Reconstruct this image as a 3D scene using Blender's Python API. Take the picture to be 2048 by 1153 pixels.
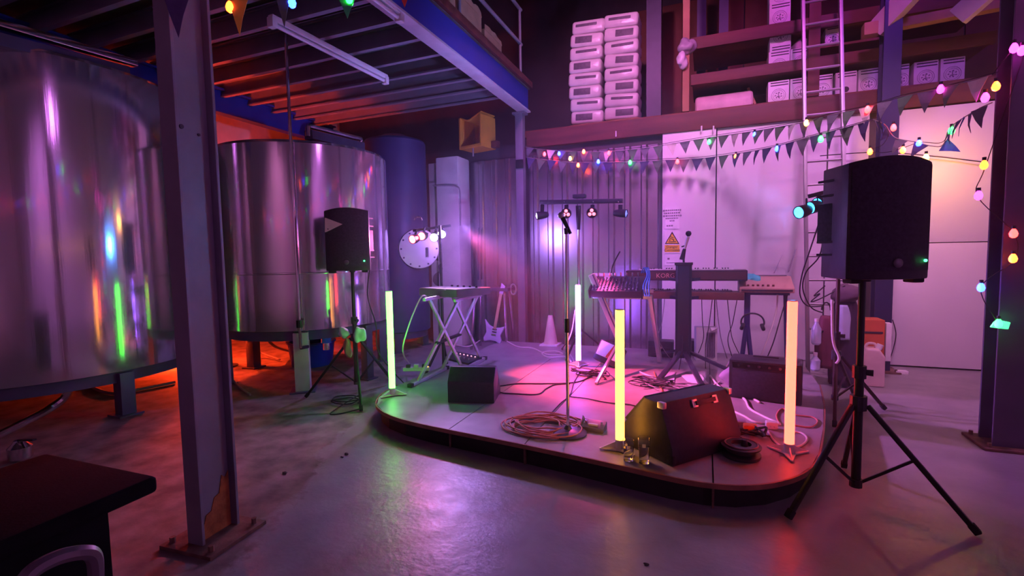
import bpy, bmesh, math, random
from mathutils import Vector, Matrix
random.seed(7)
sc = bpy.context.scene
for o in list(bpy.data.objects): bpy.data.objects.remove(o)
COL = sc.collection
PI = math.pi

# ------------------------------------------------------------------ camera
FPX, YAW, PIT, ROL, CX, CY, CH = 960.26, -.3844, .0691, .01737, 1024.0, 576.5, 1.45
FWD = Vector((math.sin(YAW)*math.cos(PIT), math.cos(YAW)*math.cos(PIT), -math.sin(PIT)))
_r = Vector((math.cos(YAW), -math.sin(YAW), 0)); _d = FWD.cross(_r)
RGT = math.cos(ROL)*_r + math.sin(ROL)*_d
DWN = -math.sin(ROL)*_r + math.cos(ROL)*_d
CAM = Vector((0, 0, CH))
cd = bpy.data.cameras.new('camera'); cam = bpy.data.objects.new('camera', cd); COL.objects.link(cam)
cd.sensor_width = 36; cd.lens = 36*FPX/2048; cd.clip_start = .05; cd.clip_end = 100
m = Matrix.Identity(4)
for i in range(3):
    m[i][0] = RGT[i]; m[i][1] = -DWN[i]; m[i][2] = -FWD[i]; m[i][3] = CAM[i]
cam.matrix_world = m
sc.camera = cam

# ------------------------------------------------------------------ world, view, lights
w = bpy.data.worlds.new('world'); sc.world = w; w.use_nodes = True
w.node_tree.nodes['Background'].inputs[0].default_value = (.55, .3, .8, 1)
w.node_tree.nodes['Background'].inputs[1].default_value = .02
sc.view_settings.view_transform = 'Standard'; sc.view_settings.look = 'None'
sc.view_settings.exposure = 0.38; sc.view_settings.gamma = 1.0; sc.view_settings.use_curve_mapping = False
sc.cycles.use_denoising = True
sc.cycles.max_bounces = 8; sc.cycles.diffuse_bounces = 2; sc.cycles.glossy_bounces = 2
sc.cycles.use_adaptive_sampling = True; sc.cycles.adaptive_threshold = .12; sc.cycles.adaptive_min_samples = 12
sc.cycles.transmission_bounces = 8; sc.cycles.transparent_max_bounces = 6; sc.cycles.volume_bounces = 0
sc.cycles.sample_clamp_indirect = 3.0; sc.cycles.caustics_reflective = False; sc.cycles.caustics_refractive = False

def spot(name, loc, aim, col, watts, angle=60, blend=.6, size=.05):
    l = bpy.data.lights.new(name, 'SPOT'); l.energy = watts; l.color = col
    l.spot_size = math.radians(angle); l.spot_blend = blend; l.shadow_soft_size = size
    o = bpy.data.objects.new(name, l); COL.objects.link(o); o.location = loc
    o.rotation_euler = (Vector(aim)-Vector(loc)).to_track_quat('-Z', 'Y').to_euler()
    return o
def point(name, loc, col, watts, size=.05):
    l = bpy.data.lights.new(name, 'POINT'); l.energy = watts; l.color = col; l.shadow_soft_size = size
    o = bpy.data.objects.new(name, l); COL.objects.link(o); o.location = loc
    return o
# unseen colour fill spots, added to light stage, storage deck and hall
spot('wash_fill', (.9, 3.4, 5.2), (.6, 7.3, 1.5), (1, .4, .95), 420, 58, .7, .4)
spot('wash_fill', (-.9, 3.2, 5.2), (-1.9, 7.2, 1.2), (.7, .11, 1), 560, 50, .8, .3)
spot('wash_fill', (3.4, 3.6, 5.2), (2.7, 6.7, .8), (.95, .3, .85), 330, 66, .8, .12)
spot('wash_fill', (3.6, .6, 4.6), (-6, 3, 1.2), (.8, .22, 1), 60, 46, .9, .4)
spot('wash_fill', (1.2, 4.2, 5.8), (.7, 7.6, 3.9), (.85, .1, .8), 240, 62, 1, .15)
spot('wash_fill', (3.0, 4.2, 5.8), (2.6, 7.4, 3.8), (.32, .05, 1), 130, 80, 1, .15)
spot('wash_fill', (-1.2, 3.6, 5.6), (-1.2, 7.6, 4.0), (1, .28, .8), 420, 60, 1, .15)
spot('hall_fill', (2.5, -2.0, 5.6), (5.6, -.5, 1.4), (.78, .22, 1), 720, 95, 1, .3)  # added fill on the out-of-view hall walls that the tanks mirror
spot('hall_fill', (-2.0, -2.5, 5.6), (-2.0, -5.4, 1.4), (1, .28, .8), 480, 95, 1, .3)

# ------------------------------------------------------------------ pixel rays (photograph 2048 x 1153) to points at real distances
def ray(u, v): return RGT*((u-CX)/FPX) + DWN*((v-CY)/FPX) + FWD
def FZ(u, v, z=0.0):
    r = ray(u, v); return CAM + r*((z-CH)/r.z)
def FY(u, v, y):
    r = ray(u, v); return CAM + r*(y/r.y)
def FX(u, v, x):
    r = ray(u, v); return CAM + r*(x/r.x)
def FD(u, v, d): return CAM + ray(u, v)*d
def FP(u, v, a, b):          # vertical plane through plan points a, b
    n = Vector((b[1]-a[1], a[0]-b[0], 0)); r = ray(u, v)
    return CAM + r*((Vector((a[0], a[1], 0))-CAM).dot(n)/r.dot(n))

# ------------------------------------------------------------------ materials
MATS = {}
def mat(name, col, rough=.5, metal=0.0, var=.12, scale=6.0, bump=0.0, bscale=60.0, emit=None, es=0.0, trans=0.0, coat=0.0, spec=.5, aniso=0.0, stretch=None, ior=1.45):
    if name in MATS: return MATS[name]
    M = bpy.data.materials.new(name); M.use_nodes = True; nt = M.node_tree; N = nt.nodes; L = nt.links
    b = N['Principled BSDF']
    b.inputs['Roughness'].default_value = rough; b.inputs['Metallic'].default_value = metal
    b.inputs['Specular IOR Level'].default_value = spec; b.inputs['IOR'].default_value = ior
    b.inputs['Transmission Weight'].default_value = trans; b.inputs['Coat Weight'].default_value = coat
    b.inputs['Coat Roughness'].default_value = .2
    tc = N.new('ShaderNodeTexCoord'); src = tc.outputs['Object']
    if stretch:
        mp = N.new('ShaderNodeMapping'); mp.inputs['Scale'].default_value = stretch; L.new(src, mp.inputs['Vector']); src = mp.outputs['Vector']
    nz = N.new('ShaderNodeTexNoise'); nz.inputs['Scale'].default_value = scale; nz.inputs['Detail'].default_value = 5
    L.new(src, nz.inputs['Vector'])
    rp = N.new('ShaderNodeValToRGB')
    lo = [max(0, c*(1-var)) for c in col]; hi = [min(1, c*(1+var)) for c in col]
    rp.color_ramp.elements[0].color = (*lo, 1); rp.color_ramp.elements[1].color = (*hi, 1)
    rp.color_ramp.elements[0].position = .3; rp.color_ramp.elements[1].position = .7
    L.new(nz.outputs['Fac'], rp.inputs['Fac']); L.new(rp.outputs['Color'], b.inputs['Base Color'])
    if bump:
        n2 = N.new('ShaderNodeTexNoise'); n2.inputs['Scale'].default_value = bscale; n2.inputs['Detail'].default_value = 3
        L.new(src, n2.inputs['Vector'])
        bp = N.new('ShaderNodeBump'); bp.inputs['Strength'].default_value = bump; bp.inputs['Distance'].default_value = .01
        L.new(n2.outputs['Fac'], bp.inputs['Height']); L.new(bp.outputs['Normal'], b.inputs['Normal'])
    if emit:
        b.inputs['Emission Color'].default_value = (*emit, 1); b.inputs['Emission Strength'].default_value = es
    if aniso:
        b.inputs['Anisotropic'].default_value = aniso
    MATS[name] = M
    return M

def floor_material():
    M = bpy.data.materials.new('concrete_floor'); M.use_nodes = True; nt = M.node_tree; N = nt.nodes; L = nt.links
    b = N['Principled BSDF']; b.inputs['Specular IOR Level'].default_value = .4; tc = N.new('ShaderNodeTexCoord')
    def noise(s, d=6):
        n = N.new('ShaderNodeTexNoise'); n.inputs['Scale'].default_value = s; n.inputs['Detail'].default_value = d
        L.new(tc.outputs['Object'], n.inputs['Vector']); return n.outputs['Fac']
    def ramp(f, p0, c0, p1, c1):
        r = N.new('ShaderNodeValToRGB'); r.color_ramp.elements[0].position = p0; r.color_ramp.elements[1].position = p1
        r.color_ramp.elements[0].color = (*c0, 1); r.color_ramp.elements[1].color = (*c1, 1); L.new(f, r.inputs['Fac']); return r.outputs['Color']
    def math_(op, a, bb):
        n = N.new('ShaderNodeMath'); n.operation = op
        for i, q in enumerate((a, bb)):
            if isinstance(q, (int, float)): n.inputs[i].default_value = q
            else: L.new(q, n.inputs[i])
        return n.outputs[0]
    sep = N.new('ShaderNodeSeparateXYZ'); L.new(tc.outputs['Object'], sep.inputs[0])
    # worn edge of the paint: a wandering line that runs from (-2.2, 2.0) to (-3.0, 3.6)
    e = math_('ADD', math_('ADD', sep.outputs['X'], math_('MULTIPLY', sep.outputs['Y'], .45)), 1.42)
    e = math_('ADD', e, math_('MULTIPLY', math_('SUBTRACT', noise(2.5), .5), .55))
    e = math_('ADD', e, math_('MULTIPLY', math_('SUBTRACT', noise(14), .5), .16))
    mask = math_('MULTIPLY', e, 14.0)
    cl = N.new('ShaderNodeClamp'); L.new(mask, cl.inputs[0]); mask = cl.outputs[0]
    painted = ramp(noise(3.2), .3, (.25, .25, .25), .75, (.37, .365, .355))
    bare = ramp(noise(5.0), .3, (.11, .095, .085), .72, (.33, .29, .25))
    mx = N.new('ShaderNodeMix'); mx.data_type = 'RGBA'; L.new(mask, mx.inputs[0]); L.new(bare, mx.inputs[6]); L.new(painted, mx.inputs[7])
    L.new(mx.outputs[2], b.inputs['Base Color'])
    rr = N.new('ShaderNodeMapRange'); L.new(noise(7), rr.inputs[0]); rr.inputs[1].default_value = .3; rr.inputs[2].default_value = .7; rr.inputs[3].default_value = .31; rr.inputs[4].default_value = .42
    r2 = N.new('ShaderNodeMix'); r2.data_type = 'FLOAT'; L.new(mask, r2.inputs[0]); r2.inputs[2].default_value = .75; L.new(rr.outputs[0], r2.inputs[3])
    L.new(r2.outputs[0], b.inputs['Roughness'])
    h = math_('ADD', math_('MULTIPLY', noise(26, 8), .35), math_('MULTIPLY', mask, .4))
    bp = N.new('ShaderNodeBump'); bp.inputs['Strength'].default_value = .5; bp.inputs['Distance'].default_value = .012
    L.new(h, bp.inputs['Height']); L.new(bp.outputs['Normal'], b.inputs['Normal'])
    return M

steel = mat('brushed_steel', (.62, .59, .61), .12, .82, .06, 3, .05, 30, stretch=(1, 1, .04))
galv = mat('corrugated_metal', (.5, .45, .5), .27, .92, .12, 2.5, .08, 12, stretch=(1, 1, .3))
chrome = mat('chrome', (.75, .75, .76), .15, 1.0, .03)
alu = mat('aluminium', (.72, .72, .72), .32, .85, .05, 20)
greysteel = mat('grey_painted_steel', (.22, .22, .25), .45, .1, .1, 5, .06, 40)
darksteel = mat('dark_painted_steel', (.085, .075, .13), .45, .1, .15, 5)
bluesteel = mat('blue_painted_steel', (.035, .05, .36), .4, 0, .08, 4, .03, 40)
whitepaint = mat('white_painted_board', (.74, .73, .72), .5, 0, .05, 1.4, .03, 30)
plaster = mat('white_plaster', (.68, .66, .64), .7, 0, .1, 4, .15, 12)
creamwall = mat('cream_rough_wall', (.62, .52, .44), .8, 0, .15, 2.5, .3, 8)
darkwall = mat('dark_sheet_wall', (.07, .055, .06), .75, 0, .25, 2, .1, 10)
redwood = mat('red_brown_timber', (.13, .04, .03), .6, 0, .3, 3, .12, 20, stretch=(.5, 3, 3))
ply = mat('stained_plywood', (.2, .075, .045), .7, 0, .3, 1.5, .1, 14)
pine = mat('pine_timber', (.42, .23, .11), .6, 0, .2, 3, .08, 20)
joistm = mat('joist_steel', (.27, .26, .3), .5, .1, .1, 4)
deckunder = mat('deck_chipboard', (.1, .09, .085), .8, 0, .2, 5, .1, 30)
blackpl = mat('black_plastic', (.034, .031, .04), .42, 0, .2, 30, .12, 260)
blackmet = mat('black_metal', (.02, .02, .022), .35, .2, .2, 12)
grille = mat('black_grille', (.036, .03, .05), .6, 0, .3, 60, .35, 500)
darkcloth = mat('black_cloth', (.006, .005, .007), .9, 0, .3, 10, .1, 120, spec=.15)
cardb = mat('cardboard', (.42, .26, .15), .75, 0, .12, 8, .05, 60)
whitecard = mat('white_card', (.84, .82, .8), .6, 0, .06, 10)
ink = mat('dark_ink', (.05, .035, .05), .6, 0, .1)
greyink = mat('grey_ink', (.22, .18, .22), .6, 0, .1)
whitepl = mat('white_plastic', (.8, .79, .78), .4, 0, .04, 8)
wrapm = mat('plastic_wrap_white', (.76, .72, .72), .28, 0, .08, 5, .5, 14)
wrapwin = mat('grey_label_window', (.13, .11, .14), .5, 0, .2, 30)
yellowpl = mat('yellow_plastic', (.75, .36, .04), .45, 0, .1, 6)
signyellow = mat('sign_yellow', (.85, .55, .05), .5, 0, .04)
signblack = mat('sign_black', (.03, .03, .03), .5, 0, .04)
stagetop = mat('stage_grey_paint', (.33, .315, .315), .45, 0, .16, 5, .1, 40)
stageedge = mat('stage_edge_wood', (.3, .13, .08), .55, 0, .25, 8, .1, 40)
stageskirt = mat('stage_black_skirt', (.02, .018, .018), .7, 0, .3, 6)
rubber = mat('rubber', (.015, .015, .015), .8, 0, .2)
glassm = mat('clear_glass', (1, 1, 1), .02, 0, 0, trans=1.0, ior=1.45)
waterm = mat('water', (1, 1, 1), .0, 0, 0, trans=1.0, ior=1.33)
redpl = mat('red_plastic', (.55, .06, .03), .45, 0, .1)
rust = mat('rusty_steel', (.17, .1, .07), .8, .1, .4, 12, .3, 40)
greenflag = mat('flag_sage_cloth', (.11, .17, .11), .85, 0, .1, 30)
greyflag = mat('flag_grey_cloth', (.15, .14, .17), .85, 0, .1, 30)
darkflag = mat('flag_navy_cloth', (.07, .06, .14), .85, 0, .1, 30)
whiteflag = mat('flag_cream_cloth', (.66, .62, .56), .85, 0, .1, 30)
cablewhite = mat('cable_white', (.7, .66, .64), .45, 0, .05)
cableblack = mat('cable_black', (.02, .018, .02), .5, 0, .1)
cablegrey = mat('cable_grey', (.28, .26, .27), .5, 0, .1)
cablered = mat('cable_salmon', (.62, .22, .17), .5, 0, .1)

def glow(name, col, s): return mat(name, (.5, .5, .5), .4, emit=col, es=s)
BULB = {'red': glow('bulb_red', (1, .02, .015), 14), 'blue': glow('bulb_blue', (.01, .04, 1), 18), 'green': glow('bulb_green', (.01, 1, .05), 12),
        'yellow': glow('bulb_amber', (1, .08, .006), 12), 'pink': glow('bulb_pink', (1, .02, .6), 12), 'warm': glow('bulb_warm', (1, .4, .06), 10)}

# ------------------------------------------------------------------ mesh helpers
class MB:
    def __init__(s): s.v = []; s.f = []
    def add(s, vs, fs):
        k = len(s.v); s.v += [tuple(p) for p in vs]; s.f += [tuple(i+k for i in f) for f in fs]; return s
    def box(s, c, d, R=None):
        x, y, z = (q/2 for q in d); c = Vector(c)
        vs = [Vector(p) for p in ((-x,-y,-z),(x,-y,-z),(x,y,-z),(-x,y,-z),(-x,-y,z),(x,-y,z),(x,y,z),(-x,y,z))]
        if R is not None: vs = [R @ p for p in vs]
        return s.add([c+p for p in vs], [(3,2,1,0),(4,5,6,7),(0,1,5,4),(1,2,6,5),(2,3,7,6),(3,0,4,7)])
    def cyl(s, a, b, r, r2=None, n=14):
        a = Vector(a); b = Vector(b); r2 = r if r2 is None else r2
        q = (b-a).to_track_quat('Z', 'Y'); X = q @ Vector((1,0,0)); Y = q @ Vector((0,1,0))
        vs = []
        for p, rr in ((a, r), (b, r2)):
            for i in range(n):
                t = 2*PI*i/n; vs.append(p + X*rr*math.cos(t) + Y*rr*math.sin(t))
        fs = [(i, (i+1) % n, n+(i+1) % n, n+i) for i in range(n)] + [tuple(range(n-1,-1,-1)), tuple(range(n, 2*n))]
        return s.add(vs, fs)
    def bar(s, a, b, wd, ht, up=(0,0,1)):       # rectangular bar between two points
        a = Vector(a); b = Vector(b); d = (b-a).normalized(); up = Vector(up)
        sd = d.cross(up)
        if sd.length < 1e-4: sd = d.cross(Vector((0,1,0)))
        sd.normalize(); u = sd.cross(d)
        vs = []
        for p in (a, b):
            for i, j in ((-1,-1),(1,-1),(1,1),(-1,1)): vs.append(p + sd*i*wd/2 + u*j*ht/2)
        return s.add(vs, [(3,2,1,0),(4,5,6,7),(0,1,5,4),(1,2,6,5),(2,3,7,6),(3,0,4,7)])
    def tube(s, pts, r, n=6, closed=False):
        pts = [Vector(p) for p in pts]; k = len(pts); vs = []; prev = None
        for i, p in enumerate(pts):
            t = (pts[(i+1) % k]-pts[i-1]) if closed else (pts[min(i+1, k-1)]-pts[max(i-1, 0)])
            if t.length < 1e-9: t = Vector((0,0,1))
            t.normalize()
            if prev is None:
                a = t.orthogonal().normalized()
            else:
                a = prev - t*prev.dot(t)
                a = a.normalized() if a.length > 1e-6 else t.orthogonal().normalized()
            prev = a; b2 = t.cross(a)
            rr = r[i] if isinstance(r, (list, tuple)) else r
            for j in range(n):
                q = 2*PI*j/n; vs.append(p + a*rr*math.cos(q) + b2*rr*math.sin(q))
        fs = []
        for i in range(k if closed else k-1):
            for j in range(n):
                i2 = (i+1) % k; fs.append((i*n+j, i*n+(j+1) % n, i2*n+(j+1) % n, i2*n+j))
        if not closed: fs += [tuple(range(n-1,-1,-1)), tuple(range((k-1)*n, k*n))]
        return s.add(vs, fs)
    def prism(s, poly, z0, z1, T=None):
        n = len(poly); vs = [Vector((x,y,z0)) for x,y in poly] + [Vector((x,y,z1)) for x,y in poly]
        if T is not None: vs = [T @ p for p in vs]
        return s.add(vs, [tuple(range(n-1,-1,-1)), tuple(range(n,2*n))] + [(i,(i+1)%n,n+(i+1)%n,n+i) for i in range(n)])
    def lathe(s, prof, c=(0,0,0), n=20, T=None):
        vs = []; fs = []; c = Vector(c)
        for r, z in prof:
            for i in range(n):
                t = 2*PI*i/n; p = Vector((r*math.cos(t), r*math.sin(t), z)); vs.append(c + (T @ p if T is not None else p))
        for k in range(len(prof)-1):
            for i in range(n): fs.append((k*n+i, k*n+(i+1)%n, (k+1)*n+(i+1)%n, (k+1)*n+i))
        fs += [tuple(range(n-1,-1,-1)), tuple(range((len(prof)-1)*n, len(prof)*n))]
        return s.add(vs, fs)
    def build(s, name, material, parent=None, bevel=0, seg=2, smooth=True, loc=None, rz=None, ang=35):
        me = bpy.data.meshes.new(name); me.from_pydata(s.v, [], s.f)
        bm = bmesh.new(); bm.from_mesh(me)
        bmesh.ops.recalc_face_normals(bm, faces=bm.faces)
        if bevel:
            es = [e for e in bm.edges if len(e.link_faces) == 2 and e.calc_face_angle(0) > .5]
            bmesh.ops.bevel(bm, geom=es, offset=bevel, segments=seg, profile=.6, affect='EDGES', clamp_overlap=True)
        bm.to_mesh(me); bm.free()
        if smooth:
            for p in me.polygons: p.use_smooth = True
            me.set_sharp_from_angle(angle=math.radians(ang))
        me.materials.append(material)
        o = bpy.data.objects.new(name, me); COL.objects.link(o)
        if parent is not None: o.parent = parent
        if loc is not None: o.location = loc
        if rz is not None: o.rotation_euler = (0, 0, rz)
        return o
def tag(o, label, cat, group=None):
    o['label'] = label; o['category'] = cat
    if group: o['group'] = group
    return o
def thing(name, label, cat, loc=(0,0,0), rz=0, group=None):
    o = bpy.data.objects.new(name, None); COL.objects.link(o); o.empty_display_size = .1
    o.location = loc; o.rotation_euler = (0,0,rz)
    return tag(o, label, cat, group)
def struct(o): o['kind'] = 'structure'; return o
def clone(o, parent=None):
    c = o.copy(); COL.objects.link(c)
    if parent is not None: c.parent = parent
    for ch in o.children: clone(ch, c)
    return c
def share(src, parent, loc, rz=0, rot=None):     # same mesh again
    c = bpy.data.objects.new(src.name.split('.')[0], src.data); COL.objects.link(c); c.parent = parent; c.location = loc
    c.rotation_euler = rot if rot else (0,0,rz); return c
def smooth_pts(pts, k=6, closed=False):
    P = [Vector(p) for p in pts]; n = len(P); out = []
    for i in range(n if closed else n-1):
        g = (lambda j: P[j % n]) if closed else (lambda j: P[max(0, min(n-1, j))])
        a, b, c, d = g(i-1), g(i), g(i+1), g(i+2)
        for j in range(k):
            t = j/k; out.append(.5*((2*b)+(c-a)*t+(2*a-5*b+4*c-d)*t*t+(3*b-a-3*c+d)*t**3))
    if not closed: out.append(P[-1])
    return out
def text_part(name, s, size, material, parent, M, depth=.002, align='CENTER'):
    cu = bpy.data.curves.new('lettering', 'FONT'); cu.body = s; cu.size = size; cu.extrude = depth; cu.align_x = align; cu.resolution_u = 2
    o = bpy.data.objects.new('lettering_tmp', cu); COL.objects.link(o); bpy.context.view_layer.update()
    me = bpy.data.meshes.new_from_object(o.evaluated_get(bpy.context.evaluated_depsgraph_get()))
    bpy.data.objects.remove(o)
    me.materials.clear(); me.materials.append(material)
    t = bpy.data.objects.new(name, me); COL.objects.link(t); t.parent = parent; t.matrix_local = M
    return t
def rotm(axis, deg): return Matrix.Rotation(math.radians(deg), 3, axis)
FRONT = Matrix(((1,0,0,0),(0,0,-1,0),(0,1,0,0),(0,0,0,1)))      # text plane turned to face -Y, upright

# ================================================================== THE SETTING
WY = 7.2
f = MB().box((-.6, 2, -.1), (15.6, 15, .2)).build('floor', floor_material(), smooth=False); struct(f)
# back wall: dark core with corrugated sheets and white boards on its face
wb = MB().box((-.6, WY+.12, 1.6), (15.6, .2, 3.2)).build('wall_back', darkwall, smooth=False); struct(wb)
def corrugated(x0, x1, z0, z1, parent):
    mb = MB(); per = .235; prof = []; x = x0
    while x < x1-1e-6:
        for dx, dy in ((0, 0), (.13, 0), (.155, -.035), (.21, -.035)):
            if x+dx < x1: prof.append((x+dx, dy))
        x += per
    prof.append((x1, 0)); n = len(prof)
    vs = [(px, WY-.005+py, z) for z in (z0, z1) for px, py in prof] + [(px, WY+.005+py, z) for z in (z0, z1) for px, py in prof]
    fs = []
    for i in range(n-1):
        fs += [(i, i+1, n+i+1, n+i), (2*n+i+1, 2*n+i, 3*n+i, 3*n+i+1)]
    mb.add(vs, fs)
    return mb.build('corrugated_sheet', galv, parent, smooth=False)
for a, b in ((-3.6, -2.66), (-2.66, -1.72), (-1.72, -.58)): corrugated(a, b, .0, 2.98, wb)
MB().box((-.235, WY-.03, 1.56), (.69, .05, 3.1)).build('white_board', whitepaint, wb, bevel=.004)
MB().box((.76, WY-.012, 1.56), (1.27, .035, 3.1)).build('white_board', whitepaint, wb, bevel=.004)
MB().box((1.62, WY-.012, 1.56), (.42, .035, 3.1)).build('white_board', whitepaint, wb, bevel=.004)
for x0, x1 in ((2.04, 3.62), (3.64, 5.2)):
    for z0, z1 in ((0.02, 1.5), (1.51, 3.08)):
        MB().box(((x0+x1)/2, WY-.03, (z0+z1)/2), (x1-x0, .06, z1-z0)).build('white_board', whitepaint, wb, bevel=.004)
# timber beam on top of that wall, storage deck behind it
struct(MB().box((.9, WY+.0, 3.22), (7.0, .16, .24)).build('trim_1', redwood, bevel=.008))
struct(MB().box((-2.9, WY+.08, 3.06), (1.6, .1, .16)).build('trim_2', redwood, bevel=.006))
struct(MB().box((.9, 8.2, 3.34), (7.2, 1.9, .1)).build('trim_3', ply, smooth=False))
wu = MB().box((-.6, 9.15, 5.0), (15.6, .2, 3.7)).build('wall_upper', darkwall, smooth=False); struct(wu)
for k in range(7):
    x0 = -2.3+k*.95
    MB().box((x0+.47, 9.03, 4.55), (.93, .03, 2.3)).build('plywood_panel', ply, wu, bevel=.003)
wl = MB().box((-8.0, 2, 2.6), (.2, 15, 5.4)).build('wall_left', creamwall, smooth=False); struct(wl)
struct(MB().box((5.6, 2, 3), (.2, 15, 6.2)).build('wall_right', plaster, smooth=False))
struct(MB().box((-.6, -5.4, 3), (15.6, .2, 6.2)).build('wall_front', plaster, smooth=False))
roof = MB().box((-.6, 2, 6.6), (15.6, 15.4, .1)).build('ceiling', darkwall, smooth=False); struct(roof)
for y in (.5, 4.6): MB().box((-.6, y, 6.35), (15.2, .14, .3)).build('roof_purlin', darksteel, roof)

# pier of white plaster beside the dark tank
p = thing('masonry_pier', 'white plastered pier with flaking patches between dark tank and corrugated wall', 'pillar', (-3.78, 6.9, 0))
MB().box((0, 0, 1.5), (.4, .4, 3.0)).build('shaft', plaster, p, bevel=.03)
MB().box((-.3, .1, 1.48), (.24, .3, 2.94)).build('side_panel', plaster, p, bevel=.008)
def flake(cx, cz, rx, rz, par, y):
    poly = []
    for i in range(11):
        t = 2*PI*i/11; k = .7+.45*random.random(); poly.append((cx+rx*k*math.cos(t), cz+rz*k*math.sin(t)))
    T = Matrix(((1,0,0,0),(0,0,-1,y),(0,1,0,0),(0,0,0,1)))
    MB().prism(poly, 0, .006, T).build('bare_patch', mat('bare_render', (.16, .12, .13), .9, 0, .3, 12), par, smooth=False)
flake(-.3, 1.45, .1, .1, p, -.05); flake(-.31, 1.08, .08, .13, p, -.05); flake(-.16, 1.25, .04, .1, p, -.2)
cdt = MB().tube(smooth_pts([FY(866, 372, 6.68), FY(895, 371, 6.67), FY(912, 373, 6.67), FY(920, 385, 6.67), FY(921, 452, 6.67)], 5), .012).build('conduit', cablegrey)
tag(cdt, 'thin grey conduit bending down the face of the white pier', 'conduit')
lp = MB().tube(smooth_pts([FY(960, 455, 7.1), FY(957, 470, 7.1), FY(957, 560, 7.1)], 4), .014).build('wall_pipe', darksteel)
tag(lp, 'dark thin pipe running down beside the white pier on the corrugated wall', 'pipe')

# ================================================================== MEZZANINE
mz = thing('mezzanine', 'raised mezzanine floor on blue steel beams above the tanks', 'mezzanine', (-2.6, 4, 3.62))
def ibeam(mb, a, b, h, wd, tf=.025, tw=.02):
    a = Vector(a); b = Vector(b)
    for dz, w2, hh in ((tf/2, wd, tf), (h-tf/2, wd, tf)):
        mb.bar(a+Vector((0,0,dz)), b+Vector((0,0,dz)), w2, hh)
    mb.bar(a+Vector((0,0,h/2)), b+Vector((0,0,h/2)), tw, h-2*tf); return mb
mzi = Vector((-2.6, 4, 3.62))
def L(p): return Vector(p)-mzi
mb = MB(); mb.bar(L((-2.6, -1.5, 3.82)), L((-2.6, 7.1, 3.82)), .1, .35); mb.bar(L((-2.6, -1.5, 3.99)), L((-2.6, 7.1, 3.99)), .17, .025); mb.build('edge_beam', bluesteel, mz, bevel=.004)
MB().bar(L((-2.6, -1.5, 3.632)), L((-2.6, 7.1, 3.632)), .17, .025).build('lower_flange', mat('pale_grey_paint', (.55, .54, .58), .45), mz, bevel=.003)
mb = MB(); ibeam(mb, L((-6.35, -1.5, 3.5)), L((-6.35, 7.1, 3.5)), .34, .15); mb.build('inner_beam', bluesteel, mz)
jb = MB().bar((-3.87, 0, 0), (0, 0, 0), .055, .02); jb.bar((-3.87, .0, .09), (0, .0, .09), .012, .17); jb.bar((-3.87, 0, .18), (0, 0, .18), .055, .02)
jo = jb.build('joist', joistm, mz, smooth=False); jo.location = L((-2.6, .3, 3.74))
yy = .72
while yy < 7.0:
    share(jo, mz, L((-2.6, yy, 3.74))); yy += .42
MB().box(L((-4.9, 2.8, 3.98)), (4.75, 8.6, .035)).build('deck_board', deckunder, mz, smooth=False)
MB().box(L((-2.5, 2.8, 4.02)), (.05, 8.6, .09)).build('kerb_board', redwood, mz, bevel=.006)
mb = MB(); mb.cyl(L((-2.5, .5, 4.47)), L((-2.5, 6.7, 4.47)), .024)
for y in (1.0, 2.9, 4.8, 6.65): mb.cyl(L((-2.5, y, 4.03)), L((-2.5, y, 4.47)), .02)
mb.cyl(L((-2.5, .5, 4.95)), L((-2.5, 6.7, 4.95)), .024)
for y in (1.0, 2.9, 4.8, 6.65): mb.cyl(L((-2.5, y, 4.47)), L((-2.5, y, 4.95)), .02)
mb.build('guard_rail', greysteel, mz)
# back post
pp = thing('steel_post', 'slim lilac-grey steel post carrying the mezzanine beam by the corrugated wall', 'post', (-2.66, 7.02, 0))
MB().box((0, 0, 1.81), (.12, .12, 3.62)).build('shaft', greysteel, pp, bevel=.006)
MB().box((0, 0, 3.6), (.2, .16, .03)).build('cap_plate', greysteel, pp)
MB().box((.01, -.07, 2.83), (.12, .03, .13)).build('hook_clamp', blackmet, pp, bevel=.004)
# cardboard boxes on the mezzanine edge
for i, (y0, ln, hh, lab) in enumerate(((6.0, .55, .32, 'small torn cardboard carton at the far end of the mezzanine edge'),
                                  (5.35, .58, .42, 'middle cardboard carton with ragged top on the mezzanine edge'),
                                  (4.66, .6, .5, 'nearest cardboard carton on the mezzanine edge beside the top of the picture'))):
    t = thing('cardboard_box', lab, 'box', (-2.83, y0, 4.0), 0, 'cartons on the mezzanine edge')
    MB().box((0, 0, hh/2), (.4, ln, hh)).build('carton', cardb, t, bevel=.006)
    poly = [(-ln/2, 0), (ln/2, 0), (ln/2-.02, .05)] + [(ln/2-.04-j*ln/9, .05+.05*random.random()) for j in range(8)] + [(-ln/2, .06)]
    T = Matrix(((0,0,1,.2),(1,0,0,0),(0,1,0,hh-.01),(0,0,0,1)))
    MB().prism(poly, 0, .006, T).build('torn_flap', cardb, t, smooth=False)
    MB().box((.203, -.12, hh*.35), (.006, .11, .03)).build('hand_hole', ink, t)
    MB().box((.203, .14, hh*.35), (.006, .09, .025)).build('hand_hole', ink, t)
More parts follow.
